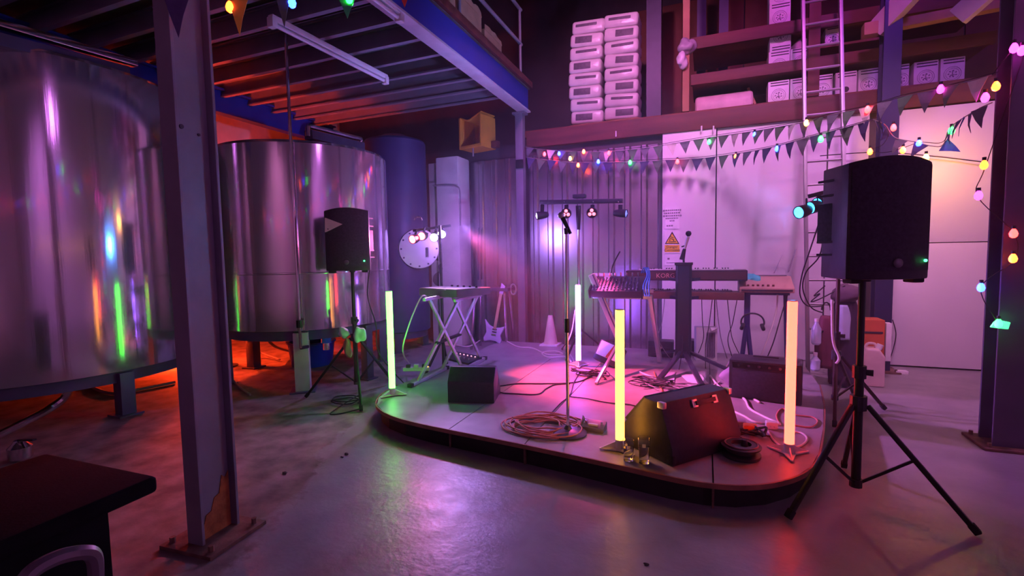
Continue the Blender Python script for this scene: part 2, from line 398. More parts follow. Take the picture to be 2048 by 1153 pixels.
# fluorescent fittings under the mezzanine
def tube_fitting(a, b, lab):
    a = Vector(a); b = Vector(b); t = thing('fluorescent_fitting', lab, 'light fitting', a); d = b-a
    MB().bar((0,0,.05), d+Vector((0,0,.05)), .06, .05).build('batten', whitepl, t, bevel=.006)
    MB().cyl(d*.03, d*.97, .019).build('tube', mat('unlit_tube', (.7, .68, .72), .3), t)
    for k in (.012, .988): MB().box(d*k+Vector((0,0,.01)), (.07, .06, .09)).build('end_cap', whitepl, t, bevel=.008)
    return t
tube_fitting((-3.62, 3.32, 3.55), (-3.58, 4.94, 3.55), 'unlit fluorescent batten hanging under the mezzanine joists, complete in view')
tube_fitting(FZ(700, -38, 3.58), FZ(800, 38, 3.58), 'unlit fluorescent batten beside the blue edge beam at the top of the picture')

# steel columns
def hcolumn(name, lab, x, y, bf, dp, h, material, flange_y=True, base=(.34,.34)):
    t = thing(name, lab, 'column', (x, y, 0))
    tf = .016
    mb = MB()
    for s in (-1, 1): mb.box((0, s*(dp/2-tf/2), h/2), (bf, tf, h))
    mb.box((0, 0, h/2), (.012, dp-2*tf, h))
    mb.build('shaft', material, t, bevel=.002, seg=1)
    MB().box((0, 0, .01), (base[0], base[1], .02)).build('base_plate', rust, t, bevel=.003)
    for sx in (-1, 1):
        for sy in (-1, 1): MB().cyl((sx*base[0]*.38, sy*base[1]*.38, .02), (sx*base[0]*.38, sy*base[1]*.38, .05), .014, n=6).build('anchor_bolt', rust, t)
    return t
colL = hcolumn('steel_column', 'grey steel I-section column with rusty foot in the left foreground', -2.38, 1.66, .1, .22, 3.62, greysteel)
colL.rotation_euler = (0, 0, math.radians(4))
MB().prism([(-.09, 0), (.09, 0), (.09, .3), (.07, .27), (.05, .29), (.03, .2), (.0, .19), (-.02, .13), (-.05, .12), (-.07, .06), (-.09, .05)], .007, .011, Matrix(((0,0,1,0),(1,0,0,0),(0,1,0,.02),(0,0,0,1)))).build('rust_patch', mat('orange_rust', (.36, .13, .04), .85, 0, .4, 20, .3, 60), colL, smooth=False)
MB().cyl((.0, -.05, 2.1), (.012, -.05, 2.1), .011, n=10).build('bolt_hole', ink, colL)
MB().cyl((.0, .04, 2.08), (.012, .04, 2.08), .007, n=10).build('bolt_hole', ink, colL)
colR = hcolumn('steel_column', 'dark steel column wrapped in coloured fairy lights at the right edge', 2.02, 4.5, .2, .2, 5.2, darksteel)
MB().box((.11, .22, 1.72), (.2, .16, .34)).build('wall_box', blackpl, colR, bevel=.01)
MB().box((.14, .14, 2.02), (.16, .05, .05)).build('bracket', blackmet, colR, bevel=.006)
colB = hcolumn('steel_column', 'dark blue column behind the right loudspeaker rising past the shelf boxes', 1.92, 6.85, .17, .17, 6.4, mat('navy_steel', (.03, .03, .09), .45, .1, .1))
# roof braces top right
br = thing('roof_brace', 'pale timber brace slanting down beside the dark blue column at the top', 'brace', FY(1752, 62, 6.9))
o0 = Vector(FY(1752, 62, 6.9)); MB().bar((0,0,0), FY(1850, -45, 6.6)-o0, .1, .22).build('strut', mat('pale_timber', (.6, .5, .45), .6, 0, .15, 4), br, bevel=.008)
MB().box((-.05, 0, .02), (.16, .14, .14)).build('shoe', pine, br, bevel=.01)
br2 = MB().bar(FY(1915, 35, 6.4), FY(2000, -40, 6.2), .08, .2).build('roof_brace', MATS['pale_timber'], bevel=.008)
tag(br2, 'short pale timber brace above the right shelf boxes near the column', 'brace')
struct(MB().bar(FY(1745, 60, 7.0), FY(2100, -10, 6.9), .12, .1).build('trim_4', pine, bevel=.006))

# ================================================================== TANKS
def tank(lab, x, y, R, z0, z1, legs, material, name='steel_tank'):
    t = thing(name, lab, 'tank', (x, y, 0))
    MB().lathe([(R*.97, z0-.0), (R, z0+.012), (R, z1-.03), (R-.02, z1), (R*.5, z1+.07), (.18, z1+.1)], n=96).build('shell', material, t, ang=20)
    MB().lathe([(R-.1, z0-.1), (R-.05, z0-.1), (R-.05, z0), (R-.1, z0)], n=48).build('skirt_ring', darksteel, t)
    for k, (a, wd, mm) in enumerate(legs):
        a = math.radians(a); px, py = (R-.06)*math.cos(a), (R-.06)*math.sin(a)
        g = MB().box((px, py, (z0-.02)/2+.01), (wd, wd, z0-.02), Matrix.Rotation(a, 3, 'Z')).build('leg', mm, t, bevel=.004)
        MB().box((px, py, .008), (wd*1.7, wd*1.7, .016), Matrix.Rotation(a, 3, 'Z')).build('foot_plate', darksteel, g)
    return t
t1 = tank('huge stainless tank filling the left edge behind the foreground column', -6.43, 2.81, 1.4, .42, 3.22, ((-2, .12, darksteel), (58, .1, darksteel), (118, .1, darksteel), (178, .1, darksteel), (238, .1, darksteel), (298, .1, darksteel)), steel)
t2 = tank('stainless tank in the middle on stout legs behind the left loudspeaker', -4.67, 4.67, 1.0, .66, 2.7, ((-51, .15, mat('cream_leg', (.5, .5, .42), .5)), (-5, .1, darksteel), (60, .1, darksteel), (130, .1, darksteel), (185, .12, darksteel), (235, .12, darksteel)), steel)
MB().lathe([(1.002, 1.28), (1.004, 1.285), (1.004, 1.295), (1.002, 1.3)], n=96).build('weld_seam', steel, t2)
def hatch_frame(t, pts, loc):
    mb = MB()
    for a, b in zip(pts, pts[1:]): mb.cyl(a, b, .03, n=10)
    mb.build('hatch_rail', chrome, t)
a0 = Vector((-6.43, 2.81, 0)); q0 = FX(-30, 40, -5.15)-a0; q1 = FX(270, 128, -5.15)-a0
MB().bar(q0, q1, .1, .06).build('hatch_rail', chrome, t1, bevel=.008)
MB().bar(q0+Vector((-.05,0,-.12)), q1+Vector((-.05,-.06,-.1)), .14, .1).build('hatch_sill', darksteel, t1)
a0 = Vector((-4.67, 4.67, 0)); h0 = FX(616, 252, -4.3)-a0; h1 = FX(722, 279, -4.3)-a0
hatch_frame(t2, [h0+Vector((0,0,-.12)), h0, h1, h1+Vector((-.02,0,-.1))], 0)
MB().bar(h0+Vector((0,0,-.1)), h1+Vector((0,0,-.1)), .12, .1).build('hatch_sill', darksteel, t2)
MB().tube(smooth_pts([FZ(135, 750, .45)-Vector((-6.43,2.81,0)), FZ(133, 790, .26)-Vector((-6.43,2.81,0)), FZ(100, 818, .16)-Vector((-6.43,2.81,0)), FZ(40, 850, .1)-Vector((-6.43,2.81,0)), FZ(-30, 885, .06)-Vector((-6.43,2.81,0))], 6), .035, 10).build('outlet_pipe', chrome, t1)
va = Vector(FZ(40, 905, .06)); v1 = thing('drain_valve', 'small steel drain valve lying on the floor at the left edge', 'valve', (va.x, va.y, 0))
MB().lathe([(.05, .0), (.07, .02), (.07, .1), (.04, .13), (.03, .15)], n=18).build('body', chrome, v1)
MB().bar((0,0,.15), (.14,.03,.16), .025, .012).build('handle', blackmet, v1)
# valve on tank 2
vv = Vector((-4.67+.74, 4.67-.56, 0))
mb = MB().cyl((.72, -.5, .42), (.72, -.5, .68), .035); mb.build('outlet_pipe', chrome, t2)
MB().cyl((.72, -.5, .5), (.72, -.5, .56), .055).build('outlet_valve', mat('blue_valve', (.05, .25, .7), .4), t2)
# dark tank with round manway
t3 = tank('tall dark blue tank with a round pale manway cover beside the white pier', -4.5, 6.37, .47, .3, 3.22, ((-60, .1, darksteel), (60, .1, darksteel), (180, .1, darksteel)), mat('navy_tank', (.045, .04, .13), .45, .1, .1, 3), 'dark_tank')
ca = Vector((0-(-4.5), 0-6.37, 0)).normalized(); cb = Vector((ca.y*-1, ca.x, 0))
ctr = Vector((-4.5, 6.37, 0)); mc = FD(838, 498, 1)-CAM
# manway centre on the tank face
k = ((ctr-CAM).dot(Vector((mc.x, mc.y, 0)))/Vector((mc.x, mc.y, 0)).length_squared) - .46/Vector((mc.x, mc.y, 0)).length
mcp = CAM+mc*k
Tq = ca.to_track_quat('Z', 'Y').to_matrix()
mw = MB().lathe([(.3, -.16), (.3, 0), (.29, .02), (.02, .025)], c=mcp-ctr, n=48, T=Tq).build('manway_cover', mat('pale_cover', (.7, .7, .72), .35, .3, .05), t3)
for i in range(12):
    t = 2*PI*i/12; pos = mcp-ctr + Tq @ Vector((.26*math.cos(t), .26*math.sin(t), .02))
    MB().cyl(pos, pos+ca*.02, .014, n=6).build('bolt', darksteel, mw)
lf = [mcp-ctr+Vector((0,0,.42))+Tq @ Vector((0,0,.03)) + cb*(.055*math.cos(a))+Vector((0,0,.055*math.sin(a))) for a in [PI*i/10 for i in range(11)]]
MB().tube(lf, .013).build('lifting_eye', chrome, t3)
MB().bar(mcp-ctr+ca*.05+cb*.12+Vector((0,0,.02)), mcp-ctr+ca*.05+cb*.12+Vector((0,0,-.12)), .035, .02).build('handle', chrome, t3)

# thin pole in front of the middle tank
po = thing('service_pole', 'thin bright vertical pole in front of the middle tank down to its pale leg', 'pole', (-3.98, 3.83, 0))
mb = MB().cyl((0, 0, .5), (0, 0, 3.72), .016, n=10); mb.build('pole', chrome, po)
MB().cyl((0, 0, .72), (0, 0, .8), .035, n=10).build('collar', blackmet, po)
MB().bar((0, 0, .5), (.0, .1, .5), .03, .03).build('bracket', blackmet, po)

# red lamp between the two tanks
rl = thing('red_lamp', 'pair of glowing red-orange bulbs on a short stand between the tanks', 'lamp', (-6.02, 4.52, 0))
MB().cyl((0,0,0), (0,0,1.15), .015).build('stem', blackmet, rl)
MB().cyl((0,0,0), (0,0,.02), .13).build('foot', blackmet, rl)
eR = glow('red_lamp_glow', (1, .13, .02), 22)
for z in (.86, 1.06):
    MB().lathe([(.012, -.05), (.04, -.03), (.048, 0), (.035, .035), (.01, .05)], c=(.05, -.03, z), n=16).build('bulb', eR, rl)
    MB().bar((0,0,z-.05), (.05,-.03,z-.05), .02, .02).build('holder', blackmet, rl)
point('red_lamp_light', (-6.1, 4.5, 1.5), (1, .05, .01), 230, .08)
point('red_lamp_light', (-6.6, 4.35, .3), (1, .045, .008), 80, .08)

# ================================================================== STAGE
SZ = .15
def arc(c, r, a0, a1, n=8): return [(c[0]+r*math.cos(math.radians(a0+(a1-a0)*i/n)), c[1]+r*math.sin(math.radians(a0+(a1-a0)*i/n))) for i in range(n+1)]
outline = [(-2.88, 6.62), (-2.88, 4.0), (-2.865, 3.78), (-2.8, 3.58), (-2.68, 3.4), (-2.5, 3.26), (-2.27, 3.165), (-2.0, 3.11), (-1.54, 3.05), (-1.14, 3.0), (-.77, 2.945), (-.44, 2.89),
           (-.15, 2.84), (.03, 2.835), (.2, 2.87), (.36, 2.96), (.5, 3.1), (.6, 3.27), (.68, 3.5), (.8, 4.0), (.92, 4.6), (1.02, 5.3), (1.05, 6.62)]
def clip(poly, x, keep_less):
    out = []; n = len(poly)
    for i in range(n):
        a, b = poly[i], poly[(i+1) % n]; ia = (a[0] < x) == keep_less; ib = (b[0] < x) == keep_less
        if ia: out.append(a)
        if ia != ib:
            t = (x-a[0])/(b[0]-a[0]); out.append((x, a[1]+t*(b[1]-a[1])))
    return out
def inset(poly, d):
    cx = sum(q[0] for q in poly)/len(poly); cy = sum(q[1] for q in poly)/len(poly)
    return [(q[0]-d*(1 if q[0] > cx else -1)*min(1, abs(q[0]-cx)*2), q[1]-d*(1 if q[1] > cy else -1)*min(1, abs(q[1]-cy)*2)) for q in poly]
st = thing('stage', 'low dark grey stage with rounded corners and brown wooden edge', 'stage')
n = len(outline)
MB().prism(inset(outline, .03), .0, SZ-.02).build('skirt', stageskirt, st, smooth=False)
edges = [-9, -1.78, -1.145, .05, 9]
for k in range(4):
    q = clip(clip(outline, edges[k]+.004, False), edges[k+1]-.004, True)
    MB().prism(q, SZ-.022, SZ-.001).build('deck_panel', stagetop, st, smooth=False)
rim = [Vector((x, y, SZ-.013)) for x, y in outline[1:-1]]
rs = smooth_pts(rim, 4); vs = []
for i, pnt in enumerate(rs):
    t = (rs[min(i+1, len(rs)-1)]-rs[max(i-1, 0)]).normalized(); nn = Vector((t.y, -t.x, 0))
    for a, b in ((0, -.014), (.012, -.014), (.012, .016), (0, .016)): vs.append(pnt - nn*-a*1 + Vector((0,0,b)))
fs = []
for i in range(len(rs)-1):
    for j in range(4): fs.append((i*4+j, i*4+(j+1)%4, (i+1)*4+(j+1)%4, (i+1)*4+j))
MB().add(vs, fs).build('edge_strip', stageedge, st)
for x in (-1.78, -1.145, .05):
    MB().box((x, 3.02+(-1.145-x)*.14, .07), (.012, .03, .13)).build('skirt_joint', rust, st)

# ================================================================== LED TUBE LIGHTS
def led_tube(lab, pos, col, s, h=.92, rz=0, r=.029):
    t = thing('led_tube_light', lab, 'tube light', pos, rz)
    for i in range(3):
        a = 2*PI*i/3; R = Matrix.Rotation(a, 4, 'Z')
        MB().prism([(.02, -.035), (.135, -.006), (.135, .006), (.02, .035)], .006, .014, R @ Matrix.Rotation(math.radians(0), 4, 'Y')).build('foot', whitepl, t)
        MB().prism([(0, 0), (.12, 0), (.0, .05)], -.003, .003, R @ Matrix(((1,0,0,.015),(0,0,1,0),(0,1,0,.012),(0,0,0,1)))).build('foot_rib', whitepl, t)
    MB().lathe([(r*1.04, .0), (r*1.04, .07), (r*1.0, .072)], n=24).build('base_cup', whitepl, t)
    MB().lathe([(r, .072), (r, h-.004), (r*.93, h), (.002, h+.001)], n=24).build('diffuser', glow('led_'+lab.split()[0], col, s), t)
    MB().lathe([(r*.9, h), (r*.9, h+.006), (.002, h+.007)], n=24).build('end_cap', whitepl, t)
    return t
led_tube('green LED tube light standing upright at the left corner of the stage', FZ(785, 791, SZ), (.05, 1, .035), 13, .98, .3)
led_tube('violet-white LED tube light standing at the back beside the lighting bar pole', FZ(1157, 733, SZ), (.25, .1, 1), 28, .94, .8)
led_tube('yellow LED tube light at the front edge beside two glasses', FZ(1240, 900, SZ), (1, .36, .032), 7.5, .93, 3.5)
led_tube('red LED tube light at the right front corner of the stage', FZ(1578, 909, SZ), (1, .03, .017), 13, .98, 2.6)

# ================================================================== LOUDSPEAKERS AND STANDS
def speaker(lab, pos, rz, sticker=False, h=.66):
    t = thing('loudspeaker', lab, 'loudspeaker', pos, rz)
    fr = [(-.215+.43*i/12, -.155-.055*(1-((i-6)/6)**2)) for i in range(13)]
    poly = fr + [(.205, -.08), (.14, .16), (.1, .185), (-.1, .185), (-.14, .16), (-.205, -.08)]
    m_ = len(poly)
    vs = [Vector((x, y, .02)) for x, y in poly] + [Vector((x, y, h-.03+.03*(1-(x/.22)**2))) for x, y in poly]
    MB().add(vs, [tuple(range(m_-1,-1,-1)), tuple(range(m_, 2*m_))]+[(i,(i+1)%m_,m_+(i+1)%m_,m_+i) for i in range(m_)]).build('cabinet', blackpl, t, bevel=.012, seg=2)
    g = []
    for i in range(13): g.append((fr[i][0]*.94, fr[i][1]-.012))
    g2 = g + [(x, y+.02) for x, y in reversed(g)]
    k = len(g2)
    vs = [Vector((x, y, .065)) for x, y in g2] + [Vector((x, y, h-.05+.03*(1-(x/.22)**2))) for x, y in g2]
    MB().add(vs, [tuple(range(k-1,-1,-1)), tuple(range(k, 2*k))]+[(i,(i+1)%k,k+(i+1)%k,k+i) for i in range(k)]).build('grille', grille, t)
    MB().lathe([(.024, 0), (.024, .006), (.018, .01), (.002, .011)], c=(0, -.221, .105), n=20, T=rotm('X', 90)).build('badge', mat('badge_grey', (.16, .15, .17), .35, .5), t)
    MB().lathe([(.007, 0), (.007, .006), (.001, .007)], c=(.165, -.19, .115), n=12, T=rotm('X', 90)).build('power_light', glow('led_power', (.03, 1, .2), 9), t)
    for s in (-1, 1):
        MB().box((s*.176, .04, h*.5), (.02, .14, h*.34), Matrix.Rotation(s*math.radians(-15), 3, 'Z')).build('side_handle', grille, t, bevel=.006)
        for z in (.15, .22, h-.17, h-.09): MB().box((s*.182, .02, z), (.014, .16, .012), Matrix.Rotation(s*math.radians(-15), 3, 'Z')).build('cooling_groove', ink, t)
        MB().box((s*.16, -.13, .018), (.06, .07, .036)).build('rubber_foot', rubber, t, bevel=.008)
    MB().cyl((0, .0, .0), (0, 0, .05), .03).build('pole_socket', blackpl, t)
    if sticker:
        T = Matrix(((1,0,0,0),(0,0,-1,-.222),(0,1,0,0),(0,0,0,1)))
        MB().prism([(-.185, h-.1), (-.19, h-.24), (-.02, h-.165)], -.03, .004, T).build('triangle_sticker', mat('pale_sticker', (.75, .55, .5), .5), t, smooth=False)
        MB().cyl((-.16, -.2, h-.21), (-.16, -.228, h-.21), .006, n=8).build('screw', ink, t)
    return t
def tripod(lab, base, feet, hub, top, low=.12, r=.019, name='speaker_stand', cat='stand', material=None, kn=.72, brace=.45):
    mtl = material or blackmet; b = Vector((base[0], base[1], base[2] if len(base) > 2 else 0)); t = thing(name, lab, cat, b)
    MB().cyl((0,0,low), (0,0,hub+.18), r*1.25).build('lower_pole', mtl, t)
    MB().cyl((0,0,hub+.1), (0,0,top), r*.95).build('upper_pole', mtl, t)
    MB().cyl((0,0,hub-.03), (0,0,hub+.05), r*2.2, n=10).build('hub', blackpl, t)
    MB().cyl((0,0,hub+.15), (0,0,hub+.22), r*1.8, n=10).build('collar', blackpl, t)
    MB().cyl((0,0,hub+.185), (.06,-.02,hub+.185), .014, .018, n=8).build('knob', blackpl, t)
    MB().cyl((0,0,low-.015), (0,0,low+.03), r*1.7, n=10).build('lower_hub', blackpl, t)
    for fx, fy in feet:
        d = Vector((fx-b.x, fy-b.y, .012)); u = Vector((d.x, d.y, 0)).normalized()
        a = Vector((0,0,hub))+u*r*2.2
        lg = MB().bar(a, d, .026, .026).build('leg', mtl, t, bevel=.006)
        MB().bar(d+(a-d).normalized()*.05+Vector((0,0,.002)), d+Vector((0,0,.002)), .034, .034).build('rubber_foot', rubber, lg, bevel=.006)
        m2 = a.lerp(d, brace)
        MB().bar(Vector((0,0,low+.02))+u*r*1.5, m2, .014, .014).build('brace', mtl, t)
    return t
tripod('black tripod stand under the right loudspeaker, legs spread in the right foreground', (.80, 3.17), ((1.28, 3.01), (.42, 2.85), (.86, 3.68)), .58, 1.3, .12)
speaker('big black loudspeaker on a tripod at the right front', (.81, 3.17, 1.27), math.radians(22), h=.645)
tripod('black tripod stand under the left loudspeaker in front of the middle tank', (-3.36, 3.95), ((-3.84, 3.73), (-2.99, 3.56), (-3.3, 4.5)), .62, 1.32, .15)
speaker('black loudspeaker with a pale triangle sticker on a tripod before the middle tank', (-3.36, 3.95, 1.3), math.radians(27), True, .64)

# floor wedges
def wedge(lab, pos, rz, w, d, h, corners=False, handle=False):
    t = thing('floor_monitor', lab, 'stage monitor', pos, rz)
    prof = [(-d*.5, 0), (d*.5, 0), (d*.5, h*.62), (d*.2, h), (-d*.02, h), (-d*.5, h*.2)]
    T = Matrix(((0,0,1,-w/2),(1,0,0,0),(0,1,0,0),(0,0,0,1)))
    MB().prism(prof, 0, w, T).build('cabinet', blackpl, t, bevel=.012)
    prof2 = [(-d*.46, h*.25), (-d*.05, h*.96), (-d*.065, h*.985), (-d*.478, h*.27)]
    T2 = Matrix(((0,0,1,-w*.45),(1,0,0,0),(0,1,0,0),(0,0,0,1)))
    MB().prism(prof2, 0, w*.9, T2).build('grille', grille, t)
    if corners:
        for sx in (-1, 1):
            MB().box((sx*(w/2-.015), d*.2, h-.012), (.04, .06, .035)).build('corner_protector', chrome, t, bevel=.006)
            MB().box((sx*(w/2-.015), -d*.48, h*.2), (.04, .05, .05)).build('corner_protector', blackmet, t, bevel=.006)
    if handle:
        for sx in (-1, 1): MB().box((sx*.085, d*.512, h*.36), (.04, .014, .045)).build('handle_plate', alu, t, bevel=.003)
        MB().bar((-.085, d*.525, h*.36), (.085, d*.525, h*.36), .012, .03).build('strap_handle', blackpl, t, bevel=.003)
    return t
wm = wedge('small black wedge monitor near the left front of the stage', FZ(940, 802, SZ)+Vector((0, .1, 0)), math.radians(194), .42, .34, .3)
# big wedge lies with its back to the camera
bw = thing('floor_monitor', 'large black wedge monitor with a strap handle at the front of the stage', 'stage monitor')
bl, brr = FZ(1345, 936, SZ), FZ(1482, 893, SZ); lf2 = FZ(1268, 898, SZ)
bw.location = (bl+brr)/2; xa = (brr-bl); wlen = xa.length; bw.rotation_euler = (0, 0, math.atan2(xa.y, xa.x))
dep = .46; hh = .37
prof = [(0, 0), (dep, 0), (dep, .1), (.2, hh), (.07, hh), (0, .14)]
prof = [(0, 0), (dep, 0), (dep, .12), (.24, hh), (.1, hh), (.0, .1)]
T = Matrix(((0,0,1,-wlen/2),(1,0,0,0),(0,1,0,0),(0,0,0,1)))
MB().prism(prof, 0, wlen, T).build('cabinet', blackpl, bw, bevel=.014)
ang_ = math.atan2(hh-.1, .1)
def onback(x, t_, off=.006):      # point on the sloping back face
    return Vector((x, .1*t_, .1+(hh-.1)*t_)) + Vector((0, -math.sin(ang_), math.cos(ang_)))*off
Rb = Matrix.Rotation(ang_, 3, 'X')
for sx in (-.04, .15): MB().box(onback(sx, .84), (.045, .05, .012), Rb).build('handle_plate', alu, bw, bevel=.003)
MB().box(onback(.055, .84, .016), (.18, .028, .012), Rb).build('strap_handle', blackpl, bw, bevel=.003)
for sx in (-1, 1):
    MB().box((sx*(wlen/2-.012), .1, hh-.015), (.03, .05, .04)).build('corner_protector', alu, bw, bevel=.005)
    MB().box((sx*(wlen/2-.012), .02, .04), (.03, .05, .05)).build('corner_protector', blackmet, bw, bevel=.005)
MB().prism([(.26, hh-.015), (dep-.02, .16), (dep-.006, .17), (.272, hh-.002)], 0, wlen*.9, Matrix(((0,0,1,-wlen*.45),(1,0,0,0),(0,1,0,0),(0,0,0,1)))).build('grille', grille, bw)
# amplifier behind the red tube
am = thing('guitar_amplifier', 'dark combo amplifier glowing red behind the red tube light', 'amplifier', (.5, 4.72, SZ), math.radians(-10))
MB().box((0, 0, .17), (.56, .3, .34)).build('cabinet', blackpl, am, bevel=.012)
MB().box((0, -.153, .145), (.5, .012, .24)).build('grille', grille, am, bevel=.004)
MB().box((0, -.15, .3), (.5, .014, .05)).build('control_panel', blackmet, am)
for i in range(6): MB().cyl((-.2+i*.08, -.155, .3), (-.2+i*.08, -.172, .3), .012, n=10).build('knob', chrome, am)
MB().bar((-.1, 0, .36), (.1, 0, .36), .03, .012).build('handle', blackpl, am, bevel=.004)

# ================================================================== LIGHTING BARS
def parhead(parent, pos, aim, r, ln, lensmat, n=3, body=blackpl):
    pos = Vector(pos); d = (Vector(aim)).normalized(); q = d.to_track_quat('Z', 'Y').to_matrix()
    hd = MB().lathe([(r*.6, -ln*.6), (r*.85, -ln*.4), (r, 0), (r, ln*.4), (r*.9, ln*.4), (r*.88, ln*.3)], c=pos, n=20, T=q).build('lamp_head', body, parent)
    if n == 1:
        MB().lathe([(r*.86, ln*.34), (r*.86, ln*.37), (r*.4, ln*.4), (.002, ln*.41)], c=pos, n=20, T=q).build('lens', lensmat, hd)
    else:
        MB().lathe([(r*.88, ln*.28), (r*.88, ln*.3), (.002, ln*.31)], c=pos, n=20, T=q).build('face_plate', blackmet, hd)
        for i in range(n):
            a = 2*PI*i/n+PI/2; c = pos+q @ Vector((r*.46*math.cos(a), r*.46*math.sin(a), ln*.3))
            MB().lathe([(r*.33, 0), (r*.33, ln*.06), (r*.18, ln*.09), (.001, ln*.1)], c=c, n=14, T=q).build('lens', lensmat, hd)
    return hd
# pink and white bar on the left
pb = thing('par_light_bar', 'bar of four glaring pink and white stage lamps above the X stand', 'stage light', (-3.0, 5.0, 0))
P0 = Vector((-3.0, 5.0, 0))
MB().cyl((.02, .08, .02), (.02, .08, 1.82), .018).build('pole', blackmet, pb)
for a in (110, 180, 250):
    a = math.radians(a); MB().bar((.02, .08, .45), (.02+.3*math.cos(a), .08+.3*math.sin(a), .02), .022, .022).build('leg', blackmet, pb)
hp = [FY(829, 478, 4.9), FY(846, 472, 4.98), FY(869, 474, 5.06), FY(884, 468, 5.14)]
MB().bar(hp[0]-P0+Vector((-.06, .06, .1)), hp[3]-P0+Vector((.08, .08, .1)), .035, .03).build('crossbar', blackmet, pb)
ePK = glow('lens_pink', (1, .05, .07), 14); eWH = glow('lens_white', (.8, .72, 1), 16)
aims = [(-.1, -1, -.2), (.1, -1, -.15), (.35, -1, -.3), (.42, -1, -.22)]
for i, (hpos, am_, ee) in enumerate(zip(hp, aims, (ePK, ePK, eWH, eWH))):
    parhead(pb, hpos-P0, am_, .055, .11, ee, 1)
    MB().bar(hpos-P0+Vector((0, .02, .05)), hpos-P0+Vector((0, .05, .1)), .012, .03).build('yoke', blackmet, pb)
    spot('par_bar_lamp', hpos+Vector(am_).normalized()*.07, hpos+Vector(am_)*3, ((1, .08, .22), (1, .14, .4), (.7, .3, 1), (.65, .35, 1))[i], (38, 38, 45, 45)[i], 95, .7, .04)
spot('par_bar_lamp', (-2.6, 5.08, 1.76), (-1.1, 4.8, .1), (1, .06, .13), 900, 50, .9, .05)
spot('par_bar_lamp', (-2.62, 5.0, 1.7), (2.0, 4.7, .0), (.75, .22, 1), 600, 44, .8, .05)
point('par_bar_lamp', (-2.72, 5.25, 1.78), (.42, .22, 1), 48, .05)
# lighting bar in the centre
GB = Vector((-1.49, 5.95, 0))
gb = thing('lighting_bar', 'black T-shaped lighting bar with four small heads on a thin pole at centre back', 'stage light', GB)
MB().cyl((0,0,SZ+.02), (0,0,2.05), .014).build('pole', chrome, gb)
MB().cyl((0,0,1.75), (0,0,2.05), .022, .035).build('mount', blackpl, gb)
for a in (0, 120, 240):
    a = math.radians(a+20); MB().bar((0,0,.5), (.4*math.cos(a), .4*math.sin(a), SZ+.01), .02, .02).build('leg', blackmet, gb)
b0 = FY(1081, 405, 5.95)-GB; b1 = FY(1246, 402, 5.95)-GB
MB().bar(b0, b1, .09, .05).build('crossbar', blackpl, gb, bevel=.008)
MB().box(FY(1159, 393, 5.95)-GB, (.16, .1, .05)).build('control_box', blackpl, gb, bevel=.014)
for u in (1083, 1129, 1187, 1237): MB().cyl(FY(u, 404, 5.89)-GB, FY(u, 404, 5.89)-GB+Vector((0,-.012,0)), .007, n=8).build('screw', chrome, gb)
eGR = glow('lens_dim_red', (1, .12, .1), 3.0); eGV = glow('lens_pale', (.7, .6, 1), 2.2)
parhead(gb, FY(1133, 427, 5.9)-GB, (.12, -1, -.1), .065, .1, eGR, 3)
parhead(gb, FY(1185, 426, 5.9)-GB, (-.05, -1, -.1), .065, .1, eGR, 3)
parhead(gb, FY(1082, 431, 5.9)-GB, (-1, -.7, -.15), .05, .16, eGV, 4)
parhead(gb, FY(1243, 427, 5.9)-GB, (1, -.2, -.1), .05, .16, glow('lens_dim_blue', (.1, .2, 1), 1.2), 4)
for u in (1085, 1133, 1185, 1241):
    q = FY(u, 410, 5.93)-GB; MB().bar(q, q+Vector((0, -.02, -.1)), .05, .008).build('yoke', blackmet, gb)
spot('lighting_bar_lamp', FY(1185, 426, 5.78), (-1.1, 4.4, .1), (1, .08, .35), 150, 50, .8, .04)
# blue bar on the right
BB = Vector((1.0, 4.95, 0))
tripod('dark tripod stand of the blue lamps between ladder and right loudspeaker', (1.08, 4.98), ((.98, 4.5), (1.5, 5.15), (1.35, 5.45)), .5, 1.98, .12, .017, 'lighting_stand', 'stand', mat('brown_black_metal', (.06, .035, .03), .4, .3))
bb = thing('par_light_bar', 'bar of cyan blue stage lamps beside the right loudspeaker', 'stage light', (1.08, 4.98, 1.92))
O = Vector((1.08, 4.98, 1.92))
MB().bar(FY(1618, 393, 4.9)-O, FY(1700, 372, 5.02)-O, .04, .035).build('crossbar', blackmet, bb, bevel=.004)
MB().cyl((0,0,-.06), (0,0,.06), .025).build('clamp', blackmet, bb)
eCY = glow('lens_cyan', (.03, .45, 1), 5)
bh = [FY(1606, 423, 4.8), FY(1628, 414, 4.87), FY(1643, 406, 4.94), FY(1672, 398, 5.0)]
for hpos in bh:
    parhead(bb, hpos-O, (-.75, -.62, -.22), .055, .13, eCY, 1)
    MB().bar(hpos-O+Vector((.03, .03, .03)), hpos-O+Vector((.03, .05, .11)), .012, .03).build('yoke', blackmet, bb)
spot('blue_bar_lamp', bh[0]+Vector((-.75, -.62, -.2)).normalized()*.1, bh[0]+Vector((-1, -.7, -.05)), (.06, .3, 1), 70, 120, .8, .05)
spot('blue_bar_lamp', bh[0]+Vector((-.16, -.06, .1)), (-2.6, 5.9, 3.6), (.3, .32, 1), 320, 60, .8, .05)

